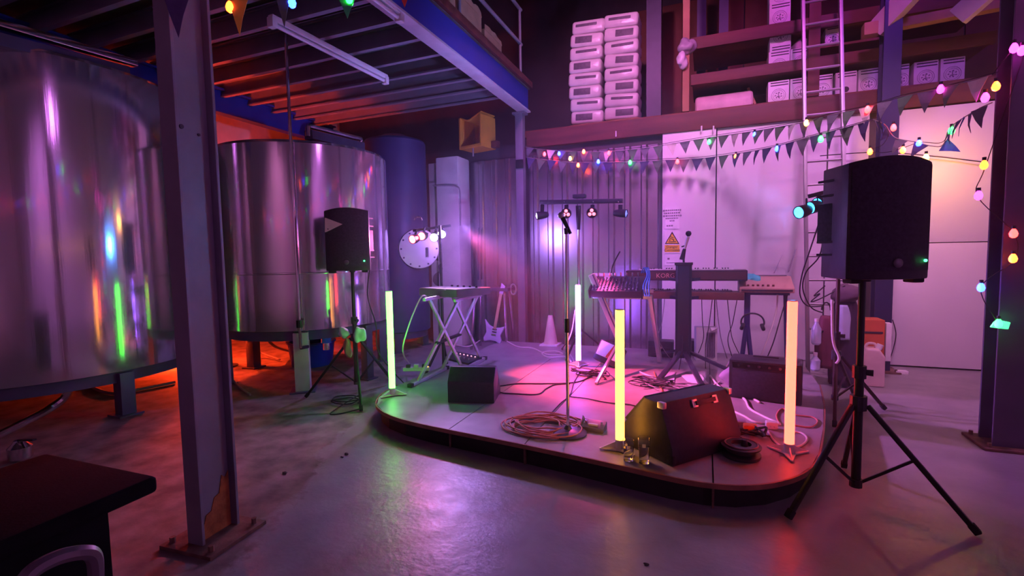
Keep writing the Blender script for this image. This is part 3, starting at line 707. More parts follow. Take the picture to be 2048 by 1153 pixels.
# ================================================================== KEYBOARD RIG
kc = FY(1367, 620, 5.75); KX, KY = kc.x, kc.y
ks = thing('column_keyboard_stand', 'thick black column keyboard stand with folding legs at centre right of the stage', 'keyboard stand', (KX, KY, SZ))
colm = mat('stand_black', (.03, .028, .045), .35, .1)
MB().prism([(-.085, -.05), (-.06, -.075), (.06, -.075), (.085, -.05), (.085, .05), (.06, .07), (-.06, .07), (-.085, .05)], .1, 1.16).build('column', colm, ks, bevel=.006)
MB().box((0, 0, 1.165), (.19, .16, .03)).build('top_cap', blackpl, ks, bevel=.008)
for k, (u, v) in enumerate(((1410, 786), (1318, 762), (1468, 748), (1345, 700))):
    ft = FZ(u, v, SZ)-Vector((KX, KY, SZ)); ft.z = .015
    if k == 3: ft = Vector((-.4, .42, .015))
    d = ft.normalized(); MB().bar(Vector((d.x*.06, d.y*.06, .17)), ft, .05, .03).build('leg', colm, ks, bevel=.005)
    MB().box(ft, (.05, .05, .028)).build('foot', rubber, ks, bevel=.004)
for z in (.98, .77):
    for s in (-1, 1): MB().bar((s*.06, .05, z), (s*.42, .42, z+.02), .03, .035).build('arm', colm, ks, bevel=.004)
def keyboard(lab, x0, x1, y0, y1, z, h, material, keys=61, rear=None, tilt=0):
    t = thing('keyboard', lab, 'keyboard', ((x0+x1)/2, (y0+y1)/2, z)); w = x1-x0; d = y1-y0
    t.rotation_euler = (math.radians(tilt), 0, 0)
    MB().box((0, 0, h/2), (w, d, h)).build('body', material, t, bevel=.01)
    nk = 36; kw = w*.8/nk
    k0 = MB().box((0, 0, 0), (kw*.92, d*.42, .016)).build('white_key', whitepl, t, bevel=.002, seg=1); k0.location = (-w*.4+kw/2, d*.27, h+.004)
    for i in range(1, nk): share(k0, t, (-w*.4+kw*(i+.5), d*.27, h+.004))
    kb = MB().box((0, 0, 0), (kw*.5, d*.26, .014)).build('black_key', blackpl, t, bevel=.002, seg=1); kb.location = (-w*.4+kw, d*.2, h+.016)
    for i in range(2, nk):
        if i % 7 not in (3, 0): share(kb, t, (-w*.4+kw*i, d*.2, h+.016))
    return t
wood = mat('keyboard_brown', (.16, .06, .04), .45, 0, .15)
ku = keyboard('dark keyboard with its rear logo facing out on the upper arms', -.9, .43, 5.9, 6.2, 1.115, .12, mat('keyboard_dark', (.045, .02, .03), .4, 0, .15), rear=True)
MB().box((0, -.152, .06), (1.3, .006, .085)).build('rear_panel', mat('keyboard_rear', (.09, .035, .03), .45), ku)
text_part('logo', 'KORG', .075, mat('logo_salmon', (.8, .38, .3), .5), ku, Matrix.Translation((-.205, -.157, .035)) @ FRONT, .002)
kl = keyboard('brown keyboard on the lower arms showing a line of white keys', -.75, .4, 5.88, 6.18, .9, .085, wood)
# mixer and its aluminium stand
MX = Vector((-.91, 5.38, 0))
ms = thing('mixer_stand', 'bright aluminium A-frame stand with slanting leg under the mixing desk', 'stand', (-.91, 5.45, SZ))
lg0 = FY(1183, 549, 5.42)-Vector((-.91, 5.45, SZ)); lg1 = FY(1243, 690, 5.5)-Vector((-.91, 5.45, SZ))
lg0b = FY(1178, 548, 5.42)-Vector((-.91, 5.45, SZ))
dl = (lg1-lg0).normalized()
MB().bar(lg0, lg1, .075, .05, up=(0,1,0)).build('leg', alu, ms, bevel=.006)
MB().bar(lg0+Vector((.018,-.028,0)), lg1+Vector((.018,-.028,0)), .012, .012, up=(0,1,0)).build('leg_slot', darksteel, ms)
e0 = FZ(1243, 716, SZ)-Vector((-.91, 5.45, SZ))
MB().bar(lg1-dl*.05, FZ(1192, 770, SZ)-Vector((-.91, 5.45, SZ))+Vector((0,0,.01)), .03, .03).build('leg_extension', alu, ms, bevel=.004)
MB().box(lg1, (.09, .07, .07)).build('joint', blackpl, ms, bevel=.01)
MB().bar((.33, .12, .82), (.42, .35, .02), .05, .04).build('leg', alu, ms, bevel=.005)
MB().bar((-.3, .05, .8), (.36, .05, .8), .04, .04).build('shelf_rail', alu, ms, bevel=.004)
MB().bar((-.3, .2, .86), (.36, .2, .86), .04, .04).build('shelf_rail', alu, ms, bevel=.004)
mx = thing('mixing_desk', 'black mixing desk with rows of knobs and blue cables on the aluminium stand', 'mixer', (-.93, 5.42, .985))
mx.rotation_euler = (math.radians(27), 0, 0)
MB().box((0, .1, .04), (.56, .34, .09)).build('body', blackpl, mx, bevel=.012)
for s in (-1, 1): MB().box((s*.287, .1, .045), (.018, .36, .11)).build('end_cheek', blackmet, mx, bevel=.008)
kn = MB().lathe([(.009, 0), (.008, .018), (.002, .019)], n=8).build('knob', mat('knob_grey', (.07, .07, .12), .4), mx); kn.location = (-.25, 0, .086)
for i in range(13):
    for j in range(7):
        if (i, j) != (0, 0): share(kn, mx, (-.25+i*.04, 0+j*.034, .086))
fd = MB().box((0,0,0), (.012, .02, .018)).build('fader', mat('fader_grey', (.2, .2, .24), .4), mx, bevel=.002, seg=1); fd.location = (-.25, -.04, .09)
for i in range(1, 13): share(fd, mx, (-.25+i*.04, -.045+.03*((i*7) % 3)/3, .09))
for i in range(8): MB().cyl((-.24+i*.065, .255, .085), (-.24+i*.065, .27, .13), .01, n=8).build('jack_plug', chrome, mx)
bc = mat('cable_blue', (.03, .2, .6), .5)
for i in range(3):
    c = MB().tube(smooth_pts([(-.68+i*.02, 5.6, 1.22), (-.64+i*.02, 5.55, 1.28), (-.6+i*.015, 5.46, 1.2), (-.63+i*.03, 5.36, 1.08), (-.6+i*.02, 5.31, .98)], 5), .007).build('patch_cable', bc)
    tag(c, ('bright blue patch cable looping over the right end of the mixing desk', 'second blue patch cable at the right end of the mixing desk', 'outermost blue patch cable hanging off the mixing desk end')[i], 'cable')
# stuff on the left of the mixer
pbk = MB().box((0,0,0), (.22, .16, .03)).build('paper_stack', whitecard, bevel=.004); pbk.location = FY(1203, 556, 5.62)
pbk.rotation_euler = (math.radians(30), 0, math.radians(-12)); tag(pbk, 'loose white set-list sheets propped behind the mixing desk', 'papers')
# small gooseneck lamp / antenna behind mixer
gn = MB().tube(smooth_pts([(-1.03, 5.68, 1.0), (-1.03, 5.68, 1.2), FY(1226, 530, 5.66), FY(1240, 503, 5.66)], 5), .008).build('gooseneck', blackmet)
tag(gn, 'thin dark gooseneck rod rising behind the mixing desk', 'rod')
# right-hand synth on its own stand
sy = thing('synthesizer', 'salmon-lit synthesizer with sloping panel on the right of the keyboards', 'synthesizer', (.62, 6.08, .985))
MB().prism([(-.17, 0), (.2, 0), (.2, .17), (.12, .17), (-.17, .05)], -.27, .27, Matrix(((0,0,1,0),(1,0,0,0),(0,1,0,0),(0,0,0,1)))).build('body', mat('synth_cream', (.5, .3, .26), .45), sy, bevel=.008)
MB().box((0, -.174, .025), (.5, .008, .02)).build('front_slot', ink, sy)
for i in range(6): MB().lathe([(.013, 0), (.011, .018), (.002, .019)], c=(-.18+i*.05, -.12, .07), n=10).build('knob', redwood, sy)
MB().box((0, .16, .176), (.46, .08, .012)).build('top_lid', mat('lid_grey', (.2, .17, .2), .4), sy, bevel=.003)
for k, (u, v0, v1, lab) in enumerate(((1557, 545, 512, 'left one of two grey slanted slats standing on the synthesizer'), (1585, 544, 500, 'right and taller grey slanted card standing on the synthesizer'))):
    a = FY(u-8, v0, 6.24); b = FY(u+6, v1, 6.3)
    c = MB().bar(a, b, .085, .008, up=(1,0,0)).build('slat', mat('slat_grey', (.3, .28, .36), .4), bevel=.002); tag(c, lab, 'slat')  # thin grey slats leaning above the synthesizer
sst = thing('synth_stand', 'dark blue stand with splayed legs under the synthesizer', 'stand', (.44, 6.05, SZ))
MB().bar((.0, 0, .83), (.0, 0, .45), .06, .06).build('post', mat('stand_blue', (.05, .04, .16), .4), sst, bevel=.005)
for ex in (-.06, .05): MB().bar((0, 0, .5), (ex, -.1, .01), .04, .035).build('leg', MATS['stand_blue'], sst, bevel=.004)
MB().bar((-.05, 0, .815), (.42, 0, .815), .05, .03).build('top_bar', MATS['stand_blue'], sst)
MB().bar((.38, 0, .815), (.42, .1, .01), .035, .035).build('leg', MATS['stand_blue'], sst, bevel=.004)
# cyan cloth
def blob(name, c, r, material, seed, amp=.25, n=14, squash=(1,1,1), parent=None):
    rnd = random.Random(seed); bm = bmesh.new(); bmesh.ops.create_icosphere(bm, subdivisions=3, radius=1)
    ph = [(Vector((rnd.uniform(-1,1), rnd.uniform(-1,1), rnd.uniform(-1,1)))*rnd.uniform(2, 6), rnd.uniform(0, 6)) for _ in range(n)]
    for v in bm.verts:
        k = 1+amp*sum(math.sin(v.co.dot(a)+b) for a, b in ph)/n*2.2
        v.co = Vector((v.co.x*r*k*squash[0], v.co.y*r*k*squash[1], v.co.z*r*k*squash[2]))
    me = bpy.data.meshes.new(name); bm.to_mesh(me); bm.free(); me.materials.append(material)
    for p_ in me.polygons: p_.use_smooth = True
    o = bpy.data.objects.new(name, me); COL.objects.link(o); o.location = c
    if parent: o.parent = parent
    return o
cl = blob('crumpled_cloth', FY(1502, 560, 6.15), .11, mat('cyan_cloth', (.08, .55, .6), .7, 0, .15), 3, .6, squash=(.9, .7, .6))
tag(cl, 'crumpled cyan cloth tucked between upper keyboard and synthesizer', 'cloth')
# headphones on the blue stand
hpn = thing('headphones', 'black headphones hanging on the dark blue stand', 'headphones', FY(1505, 645, 5.9))
MB().tube([Vector((.115*math.cos(a), 0, .1*math.sin(a))) for a in [math.radians(-25+230*i/20) for i in range(21)]], .009, 8).build('headband', blackpl, hpn)
for s, a in ((-1, 205), (1, -25)):
    q = Vector((.11*math.cos(math.radians(a)), 0, .1*math.sin(math.radians(a))-.01))
    MB().lathe([(.03, -.018), (.042, -.01), (.042, .012), (.03, .02)], c=q, n=16, T=rotm('Y', 70*s)).build('ear_cup', blackpl, hpn)
# microphone on the column
mc1 = thing('microphone', 'black microphone on a jointed clip on top of the column stand', 'microphone', (KX, KY, SZ+1.18))
def Lm(u, v): return FY(u, v, KY)-Vector((KX, KY, SZ+1.18))
MB().cyl((0,0,0), Lm(1367, 518), .012).build('stem', blackmet, mc1)
MB().cyl(Lm(1364, 520), Lm(1369, 498), .03, .018, n=10).build('joint', blackpl, mc1)
MB().cyl(Lm(1369, 500), Lm(1376, 474), .012, .02, n=12).build('handle', alu, mc1)
MB().lathe([(.012, -.03), (.028, -.012), (.032, .005), (.024, .026), (.004, .034)], c=Lm(1377, 468), n=16).build('grille_ball', grille, mc1)
MB().cyl(Lm(1363, 494), Lm(1370, 492), .008, n=8).build('clip_screw', blackmet, mc1)

# ================================================================== MIC STAND IN FRONT
MS = FZ(1136, 868, SZ)
mst = thing('microphone_stand', 'thin straight microphone stand on a round base at the front of the stage', 'microphone stand', MS)
MB().lathe([(.135, 0), (.137, .012), (.1, .028), (.03, .038), (.018, .06), (.014, .065)], n=36).build('round_base', mat('base_grey_blue', (.1, .1, .14), .35, .4), mst)
MB().cyl((0,0,.06), (0,0,.78), .0115).build('lower_tube', chrome, mst)
MB().cyl((0,0,.74), (0,0,.84), .017).build('clutch', blackmet, mst)
MB().cyl((0,0,.8), (0,0,1.45), .008).build('upper_tube', chrome, mst)
MB().cyl((0,0,1.44), (.0,-.01,1.48), .013).build('clip', blackpl, mst)
mic = thing('microphone', 'dark handheld microphone clipped on the straight stand at the front', 'microphone', MS+Vector((0,0,1.5)))
MB().cyl((.03, .01, -.06), (-.025, 0, .055), .011, .017, n=12).build('handle', blackmet, mic)
MB().lathe([(.015, -.02), (.023, -.006), (.024, .006), (.016, .02), (.003, .026)], c=(-.034, 0, .07), n=14).build('grille_ball', alu, mic)

# ================================================================== X STAND ON THE LEFT
A = FZ(836, 768, SZ); B = FZ(926, 744, SZ); XS = (A+B)/2
xs = thing('x_keyboard_stand', 'pale metal X-shaped keyboard stand on the left of the stage', 'stand', XS)
back = (FZ(884, 744, SZ)-A); back.z = 0
silver = mat('silver_tube', (.6, .6, .62), .4, .5)
tA = FP(917, 600, A, B); tB = FP(858, 598, A, B)
for off in (Vector((0,0,0)), back):
    MB().bar(A-XS+off+Vector((0,0,.02)), tA-XS+off, .03, .03).build('leg', silver, xs, bevel=.005)
    MB().bar(B-XS+off+Vector((0,0,.02)), tB-XS+off, .03, .03).build('leg', silver, xs, bevel=.005)
for q in (A, B):
    MB().bar(q-XS-back*.25+Vector((0,0,.018)), q-XS+back*1.2+Vector((0,0,.018)), .035, .035).build('floor_bar', silver, xs, bevel=.005)
    for k in (-.27, 1.22): MB().box(q-XS+back*k+Vector((0,0,.02)), (.05, .05, .04)).build('rubber_end', rubber, xs, bevel=.006)
for q in (tA, tB): MB().bar(q-XS-back*.2, q-XS+back*1.2, .035, .035).build('top_bar', silver, xs, bevel=.005)
cr = (A-XS).lerp(tA-XS, .47); MB().cyl(cr-back.normalized()*.03, cr+back*1.05, .02).build('pivot', blackmet, xs)
tk = thing('keyboard', 'slim olive-lit keyboard lying on the X stand, edge towards the viewer', 'keyboard', (tA+tB)/2+back*.5+Vector((0,0,.02)))
dAB = (B-A); dAB.z = 0; tk.rotation_euler = (0, 0, math.atan2(dAB.y, dAB.x))
MB().box((.0, 0, .045), (.52, .62, .08)).build('body', mat('olive_case', (.12, .115, .09), .5, 0, .2), tk, bevel=.01)
MB().box((-.1, 0, .088), (.3, .6, .008)).build('key_bed', mat('olive_keys', (.3, .28, .2), .5), tk)
for i in range(5): MB().cyl((.12, -.22+.1*i, .085), (.12, -.22+.1*i, .105), .014, n=10).build('knob', blackpl, tk)
# ================================================================== TRESTLE AND GUITAR AT THE BACK
tr = thing('trestle', 'small purple-lit trestle table against the corrugated wall behind the guitar', 'trestle', (-3.05, 6.72, 0))
MB().box((.0, 0, .93), (.64, .3, .05)).build('top', darksteel, tr, bevel=.006)
for sx in (-1, 1):
    for sy in (-1, 1): MB().bar((sx*.24, sy*.1, .91), (sx*.3, sy*.16, .0), .035, .035).build('leg', galv, tr, bevel=.003)
MB().tube([Vector((.36+.045*math.cos(a), -.02, .93+.08*math.sin(a))) for a in [2*PI*i/16 for i in range(16)]], .012, 6, True).build('hook_ring', alu, tr)
gt = thing('electric_guitar', 'pale pointed electric guitar leaning on the trestle', 'guitar', FZ(986, 686, SZ)*1+Vector((0, 0, 0)))
gt.rotation_euler = (math.radians(-12), math.radians(7), 0)
bodyp = [(-.14, 0), (-.16, .05), (-.13, .14), (-.15, .22), (-.19, .33), (-.1, .25), (-.03, .23), (.03, .23), (.08, .24), (.15, .27), (.12, .18), (.1, .12), (.13, .05), (.12, .0), (.04, .03), (-.05, .03)]
TG = Matrix(((1,0,0,0),(0,0,-1,0),(0,1,0,0),(0,0,0,1)))
pg = mat('guitar_lilac', (.55, .45, .7), .35, 0, .05)
MB().prism(bodyp, -.02, .022, TG).build('body', pg, gt, bevel=.008)
MB().bar((0, -.026, .2), (0, -.026, .74), .045, .02, up=(0,1,0)).build('neck', mat('maple', (.5, .36, .22), .4), gt, bevel=.004)
MB().prism([(-.03, .73), (.03, .73), (.045, .86), (-.02, .9)], .015, .03, TG).build('headstock', pg, gt, bevel=.003)
MB().box((0, -.028, .12), (.07, .012, .02)).build('bridge', chrome, gt)
for z in (.16, .2): MB().box((0, -.026, z), (.07, .012, .016)).build('pickup', blackpl, gt)
# cone
cp = FZ(1103, 690, SZ); cn = thing('traffic_cone', 'pale traffic cone standing by the corrugated wall', 'cone', (cp.x, min(cp.y, 6.5), SZ))
MB().box((0, 0, .012), (.26, .26, .024)).build('base', whitepl, cn, bevel=.006)
MB().lathe([(.1, .02), (.035, .42), (.03, .43), (.002, .432)], n=24).build('cone_body', mat('cone_cream', (.72, .6, .5), .5), cn)

# ================================================================== SMALL THINGS ON THE STAGE
def glass(lab, pos, h, r, fill):
    t = thing('drinking_glass', lab, 'glass', pos)
    MB().lathe([(r*.8, 0), (r*.82, .003), (r, h), (r-.0025, h), (r*.8-.001, .014), (.001, .013)], n=28).build('tumbler', glassm, t)
    MB().lathe([(r*.79-.001, .0145), (r*.79+(r*.2)*fill-.0035, h*fill), (.001, h*fill)], n=28).build('water', waterm, t)
    return t
glass('shorter glass of water at the foot of the yellow tube light', FZ(1257, 921, SZ), .13, .036, .62)
glass('taller glass of water beside the large wedge monitor', FZ(1288, 926, SZ), .16, .037, .66)

def cable(lab, pts, r=.005, material=None, k=7, name='cable'):
    c = MB().tube(smooth_pts(pts, k), r, 6).build(name, material or cableblack, ang=180); tag(c, lab, 'cable'); return c
def onst(px, dz=.006): return [FZ(u, v, SZ+dz) for u, v in px]
def onfl(px, dz=.006): return [FZ(u, v, dz) for u, v in px]
# coil at the front
rnd = random.Random(5); cc = FZ(1085, 856, SZ); cpts = []
for i in range(150):
    a = i*2*PI/13.0; rr = .2+.07*math.sin(i*.31)+.04*math.sin(i*.83+1)
    cpts.append(cc+Vector((rr*1.12*math.cos(a)+.03*math.sin(i*.17), rr*.85*math.sin(a)+.02*math.cos(i*.23), .008+.025*(i/150)+.006*math.sin(i*1.7))))
cpts += onst([(1150, 836), (1160, 850), (1140, 862), (1150, 874), (1172, 868)])
cable('loose coil of salmon cable beside the microphone stand base', cpts, .006, cablered, 3, 'cable_coil')
ladm0 = mat('worn_grey_metal', (.26, .25, .26), .45, .5)
dib = thing('stomp_box', 'small pale metal switch box at the front of the stage', 'pedal', FZ(1188, 860, SZ), math.radians(-6))
MB().prism([(-.05, 0), (.05, 0), (.05, .06), (-.05, .03)], -.085, .085, Matrix(((0,0,1,0),(1,0,0,0),(0,1,0,0),(0,0,0,1)))).build('case', ladm0, dib, bevel=.004)
MB().box((0, -.02, .045), (.07, .02, .012)).build('label_plate', whitecard, dib)
for s in (-1, 1): MB().cyl((s*.06, .0, .04), (s*.06, .0, .065), .009, n=10).build('foot_switch', chrome, dib)
MB().bar((-.088, -.02, .02), (-.088, .03, .075), .006, .05).build('side_guard', alu, dib)
cable('black lead trailing from the small wedge monitor across the red-lit floor', onst([(985, 775), (1005, 772), (1035, 768), (1085, 768), (1130, 767), (1160, 763), (1185, 752)]), .006)
cable('second dark lead curving below the first across the red-lit floor', onst([(985, 770), (1000, 785), (1030, 788), (1075, 789), (1092, 778), (1110, 770), (1140, 768)]), .006)
cable('thin dark lead running diagonally from the coil to the amplifier head', onst([(1098, 832), (1120, 808), (1140, 790), (1148, 765), (1160, 745)]), .005)
cable('dark lead running right from the microphone stand behind the yellow tube light', onst([(1140, 794), (1175, 798), (1215, 806), (1260, 810), (1300, 822), (1330, 828)]), .005)
# dark heap
def heap(lab, u, v, n, w, d, material, seed, r=.005, h=.05):
    rn = random.Random(seed); c = FZ(u, v, SZ); pts = []
    for i in range(n): pts.append(c+Vector((rn.uniform(-w, w), rn.uniform(-d, d), .006+rn.random()*h)))
    cable(lab, pts, r, material, 5, 'cable_heap')
heap('tangled heap of dark leads at the foot of the violet tube light', 1180, 752, 34, .24, .12, cableblack, 1)
heap('tangle of dark leads behind the yellow tube light', 1300, 772, 30, .22, .16, cableblack, 2)
heap('loose tangle of grey leads in front of the column stand', 1345, 778, 22, .3, .14, cablegrey, 3, .005, .03)
heap('tangle of black leads at the right of the large wedge monitor', 1500, 872, 24, .12, .1, cableblack, 4, .006, .06)
cable('white cable from the wall looping beside the violet tube light', [FZ(1010, 681, SZ+.006)]+onst([(1035, 694), (1065, 697), (1095, 710), (1125, 709), (1110, 703), (1085, 706), (1095, 715), (1130, 714), (1142, 724)]), .011, cablewhite)
cable('thin white lead hanging beside the violet tube light down to its foot', [FY(1150, 620, 5.5), FY(1144, 660, 5.46), FY(1135, 685, 5.45)]+onst([(1128, 700), (1142, 712), (1150, 730)]), .007, cablewhite)
cable('white cable running along the stage from the heap to the back wall left', onst([(905, 688), (935, 694), (960, 682)]), .011, cablewhite)
cable('long white cable snaking in front of the amplifier to the red tube light', onst([(1280, 745), (1340, 768), (1420, 787), (1470, 790), (1490, 800), (1500, 818), (1530, 835), (1560, 848)]), .011, cablewhite)
cable('second white cable sweeping along the floor to the right of the large wedge', onst([(1420, 752), (1440, 775), (1470, 790), (1500, 796), (1520, 806)]), .011, cablewhite)
cable('thick white cable curving past the large wedge monitor', onst([(1468, 824), (1490, 834), (1510, 845), (1540, 848), (1562, 850)]), .011, cablewhite)
cable('loop of salmon cable around the foot of the red tube light', onst([(1560, 850), (1553, 832), (1565, 818), (1590, 830), (1625, 835), (1635, 845), (1620, 855), (1585, 850)]), .006, cablered)
cable('white cable ring in front of the red tube light', onst([(1535, 862), (1548, 882), (1570, 896), (1600, 893), (1614, 880), (1605, 868), (1580, 862)]), .008, cablewhite)
cable('orange lead in the tangle behind the yellow tube light', onst([(1308, 745), (1316, 766), (1325, 783)]), .007, mat('cable_orange', (.75, .25, .05), .5))
cable('pale loop of cable on the floor by the folded stand leg', onst([(1440, 765), (1425, 775), (1440, 790), (1455, 784), (1468, 792)]), .011, cablewhite)
for i in range(9):
    u = 1330+i*17+(i % 3)*5; rn = random.Random(i)
    a = FY(u, 590+rn.randint(-4, 6), 5.95); b = FZ(u+rn.randint(-30, 30), 715+rn.randint(0, 25), SZ+.006); mdp = a.lerp(b, .5)+Vector((rn.uniform(-.12, .12), -.1, -.12))
    labs = ('leftmost thin lead hanging below the lower keyboard', 'second thin lead hanging below the lower keyboard from the left', 'third thin lead drooping under the keyboards left of the column', 'thin lead just right of the column stand', 'fifth thin lead hanging to the right of the column stand', 'bundled dark lead dropping near the white box', 'dark lead drooping from the lower keyboard towards the headphones', 'lead swinging from the keyboard end to the blue stand', 'lead hanging below the synthesizer in front of the white wall')
    cable(labs[i], [a, a.lerp(mdp, .5)+Vector((0, 0, -.05)), mdp, b], .0045, cableblack if i % 3 else cablegrey)
cable('white lead falling from the right end of the synthesizer', [FY(1555, 590, 6.0), FY(1552, 625, 6.0), FY(1535, 680, 5.9), FZ(1512, 735, SZ+.01)], .008, cablewhite)
cable('dark lead falling from the synthesizer towards the amplifier', [FY(1575, 590, 6.0), FY(1560, 640, 5.9), FY(1545, 690, 5.6), FZ(1525, 735, SZ+.01)], .006)
cable('long dark lead hanging from the blue lamps in a loop beside the ladder', [FY(1640, 440, 5.0), FY(1620, 500, 5.1), FY(1604, 550, 5.2), FY(1600, 590, 5.3), FY(1615, 612, 5.5), FY(1645, 613, 5.7)], .006)
cable('second dark lead hanging in a lower loop beside the ladder', [FY(1648, 450, 5.0), FY(1640, 510, 5.1), FY(1612, 545, 5.2), FY(1606, 580, 5.3), FY(1622, 615, 5.5), FY(1645, 626, 5.7)], .006)
cable('short dark cable coiled on the ladder stile', [FY(1650, 572, 5.9), FY(1628, 592, 5.85), FY(1640, 588, 5.85), FY(1622, 604, 5.85), FY(1645, 596, 5.9), FY(1690, 572, 5.9)], .006)
cable('white lead hanging beside the pole of the blue lamp stand', [FY(1664, 600, 4.9), FY(1666, 680, 4.9), FY(1678, 715, 4.88), FY(1672, 728, 4.88)], .011, cablewhite)
cable('thin white lead hanging from the keyboard on the X stand', [tB+Vector((0,0,.0)), FP(845, 598, A, B)+Vector((-.0, -.05, .0)), FP(826, 690, A, B)+Vector((-.05,-.1,0)), FZ(818, 728, SZ+.01), FZ(825, 738, SZ+.008)], .008, cablewhite)
cable('black leads hanging behind the left loudspeaker to the floor', [Vector((-3.2, 4.05, 1.4)), FP(735, 590, (-3.36, 4.0), (-2.6, 4.2)), FP(752, 650, (-3.36, 4.0), (-2.6, 4.2)), FP(758, 690, (-3.36, 4.0), (-2.6, 4.2))+Vector((0, 0, -.1)), Vector((-2.95, 4.3, .02))], .006)
rnl = random.Random(9); bc2 = FZ(690, 805, 0)
cable('loose black lead coiled on the floor by the left tripod', [bc2+Vector((.14*math.cos(i*.9)+.05*rnl.random(), .12*math.sin(i*.9), .006+.003*i)) for i in range(16)]+onfl([(662, 826), (680, 828), (720, 818)]), .006)
# power strips and pedals at left
ps = thing('power_strip', 'cream power strip with plugs on the stage beside the X stand', 'power strip', FZ(833, 742, SZ), math.radians(24))
MB().box((0, 0, .02), (.3, .055, .04)).build('case', whitepl, ps, bevel=.006)
for i in range(3): MB().box((-.09+i*.09, 0, .055), (.05, .045, .04)).build('plug', (blackpl, whitepl, blackpl)[i], ps, bevel=.006)
MB().cyl((.13, 0, .04), (.13, 0, .046), .008, n=8).build('pilot_light', glow('pilot_orange', (1, .3, .05), 4), ps)
pdl = thing('pedal_board', 'black pedal unit with a row of small pink lights behind the X stand', 'pedal', FZ(925, 722, SZ), math.radians(-22))
MB().prism([(-.11, 0), (.11, 0), (.11, .07), (-.11, .025)], -.24, .24, Matrix(((0,0,1,0),(1,0,0,0),(0,1,0,0),(0,0,0,1)))).build('case', blackpl, pdl, bevel=.006)
for i in range(6): MB().lathe([(.008, 0), (.007, .006), (.001, .008)], c=(-.17+i*.07, .05, .062), n=8).build('indicator', glow('pedal_pink', (1, .3, .5), 3), pdl)
for i in range(5): MB().cyl((-.17+i*.085, -.04, .04), (-.17+i*.085, -.04, .06), .014, n=10).build('foot_switch', chrome, pdl)
adp = thing('power_adapter', 'small black adapter with a green light under the X stand', 'adapter', FZ(906, 716, SZ))
MB().box((0, 0, .03), (.1, .07, .06)).build('case', blackpl, adp, bevel=.008)
MB().lathe([(.009, 0), (.008, .006), (.001, .008)], c=(0, -.036, .04), n=8, T=rotm('X', 90)).build('indicator', glow('led_power', (.03, 1, .2), 9), adp)
# amplifier head tilted by the violet tube
ah = thing('amplifier_head', 'white-fronted little amplifier with a red stripe leaning by the aluminium stand', 'amplifier', FZ(1205, 738, SZ)+Vector((0,.12,.0)))
ah.rotation_euler = (math.radians(-24), math.radians(18), math.radians(-10))
MB().box((0, 0, .15), (.3, .14, .24)).build('cabinet', blackpl, ah, bevel=.01)
MB().box((0, -.073, .175), (.27, .01, .17)).build('front_panel', whitepl, ah, bevel=.004)
MB().box((.02, -.08, .175), (.035, .006, .17), Matrix.Rotation(.25, 3, 'Y')).build('red_stripe', redpl, ah)
for i in range(4): MB().box((-.1+i*.065, -.08, .105), (.045, .006, .02)).build('label_tab', whitecard, ah)
MB().tube(smooth_pts([(-.12, 0, .27), (-.05, 0, .31), (.06, 0, .31), (.12, 0, .27)], 5), .01).build('handle', blackpl, ah)
# white box, papers, black cases behind the column stand
wbx = thing('white_box', 'upright white box with a dark ribbed side behind the column stand', 'box', FZ(1413, 722, SZ), math.radians(12))
MB().box((0, .06, .2), (.24, .12, .4)).build('shell', whitepl, wbx, bevel=.006)
MB().box((.045, -.004, .19), (.1, .012, .3)).build('ribbed_panel', mat('rib_grey', (.3, .26, .34), .5), wbx)
for i in range(5): MB().box((.01+i*.018, -.012, .19), (.006, .008, .28)).build('rib', ink, wbx)
MB().prism([(0, 0), (.1, 0), (.0, -.09)], .0, .006, Matrix.Translation((.03, -.03, .4)) @ Matrix.Rotation(.3, 4, 'X')).build('open_flap', whitepl, wbx)
for k, (u, v, w, d, h, lab) in enumerate(((1322, 712, .3, .2, .2, 'black equipment case left of the column stand by the wall'), (1392, 706, .18, .2, .17, 'small black case right of the column stand by the wall'))):
    t = thing('equipment_case', lab, 'case', FZ(u, v, SZ)); MB().box((0, 0, h/2), (w, d, h)).build('shell', blackpl, t, bevel=.014)
    MB().box((0, -d/2-.003, h*.6), (w*.98, .008, .012)).build('lid_seam', ink, t); MB().box((0, -d/2-.006, h*.62), (.04, .012, .03)).build('latch', chrome, t)
for k, (pl, lab) in enumerate((([(1360, 750), (1402, 750), (1417, 768), (1398, 770), (1375, 764)], 'white paper sheet lying on the stage by the stand leg'), ([(1332, 745), (1350, 745), (1348, 766), (1326, 765)], 'grey paper sheet curling on the stage left of the stand leg'))):
    pts = onst(pl, .004); c = sum(pts, Vector())/len(pts)
    o = MB().prism([((q-c).x, (q-c).y) for q in pts], 0, .003).build('paper_sheet', (whitecard, mat('paper_grey', (.5, .45, .55), .6))[k], smooth=False); o.location = c; tag(o, lab, 'paper')
tb = thing('canvas_bag', 'grey canvas bag slumped beside the dark amplifier', 'bag', FZ(1476, 770, SZ))
blob('sack', (0, 0, .1), .13, mat('grey_canvas', (.3, .25, .33), .8, 0, .15), 12, .35, squash=(1.1, .8, .85), parent=tb)
MB().tube(smooth_pts([(-.1, 0, .17), (-.04, -.02, .27), (.06, -.02, .26), (.1, 0, .17)], 5), .01).build('strap', cablegrey, tb)
rb = thing('cable_drum', 'round black cable drum lying flat on the stage right of the large wedge', 'cable drum', FZ(1482, 912, SZ), 0)
MB().lathe([(.11, 0), (.115, .01), (.115, .02), (.085, .03), (.085, .05), (.115, .06), (.118, .07), (.09, .08), (.06, .08), (.055, .06), (.002, .06)], n=36).build('reel', blackpl, rb)
MB().tube([Vector((.095*math.cos(a), .095*math.sin(a), .078)) for a in [2*PI*i/28 for i in range(28)]], .006, 6, True).build('rim', mat('rim_brown', (.2, .1, .1), .4), rb)
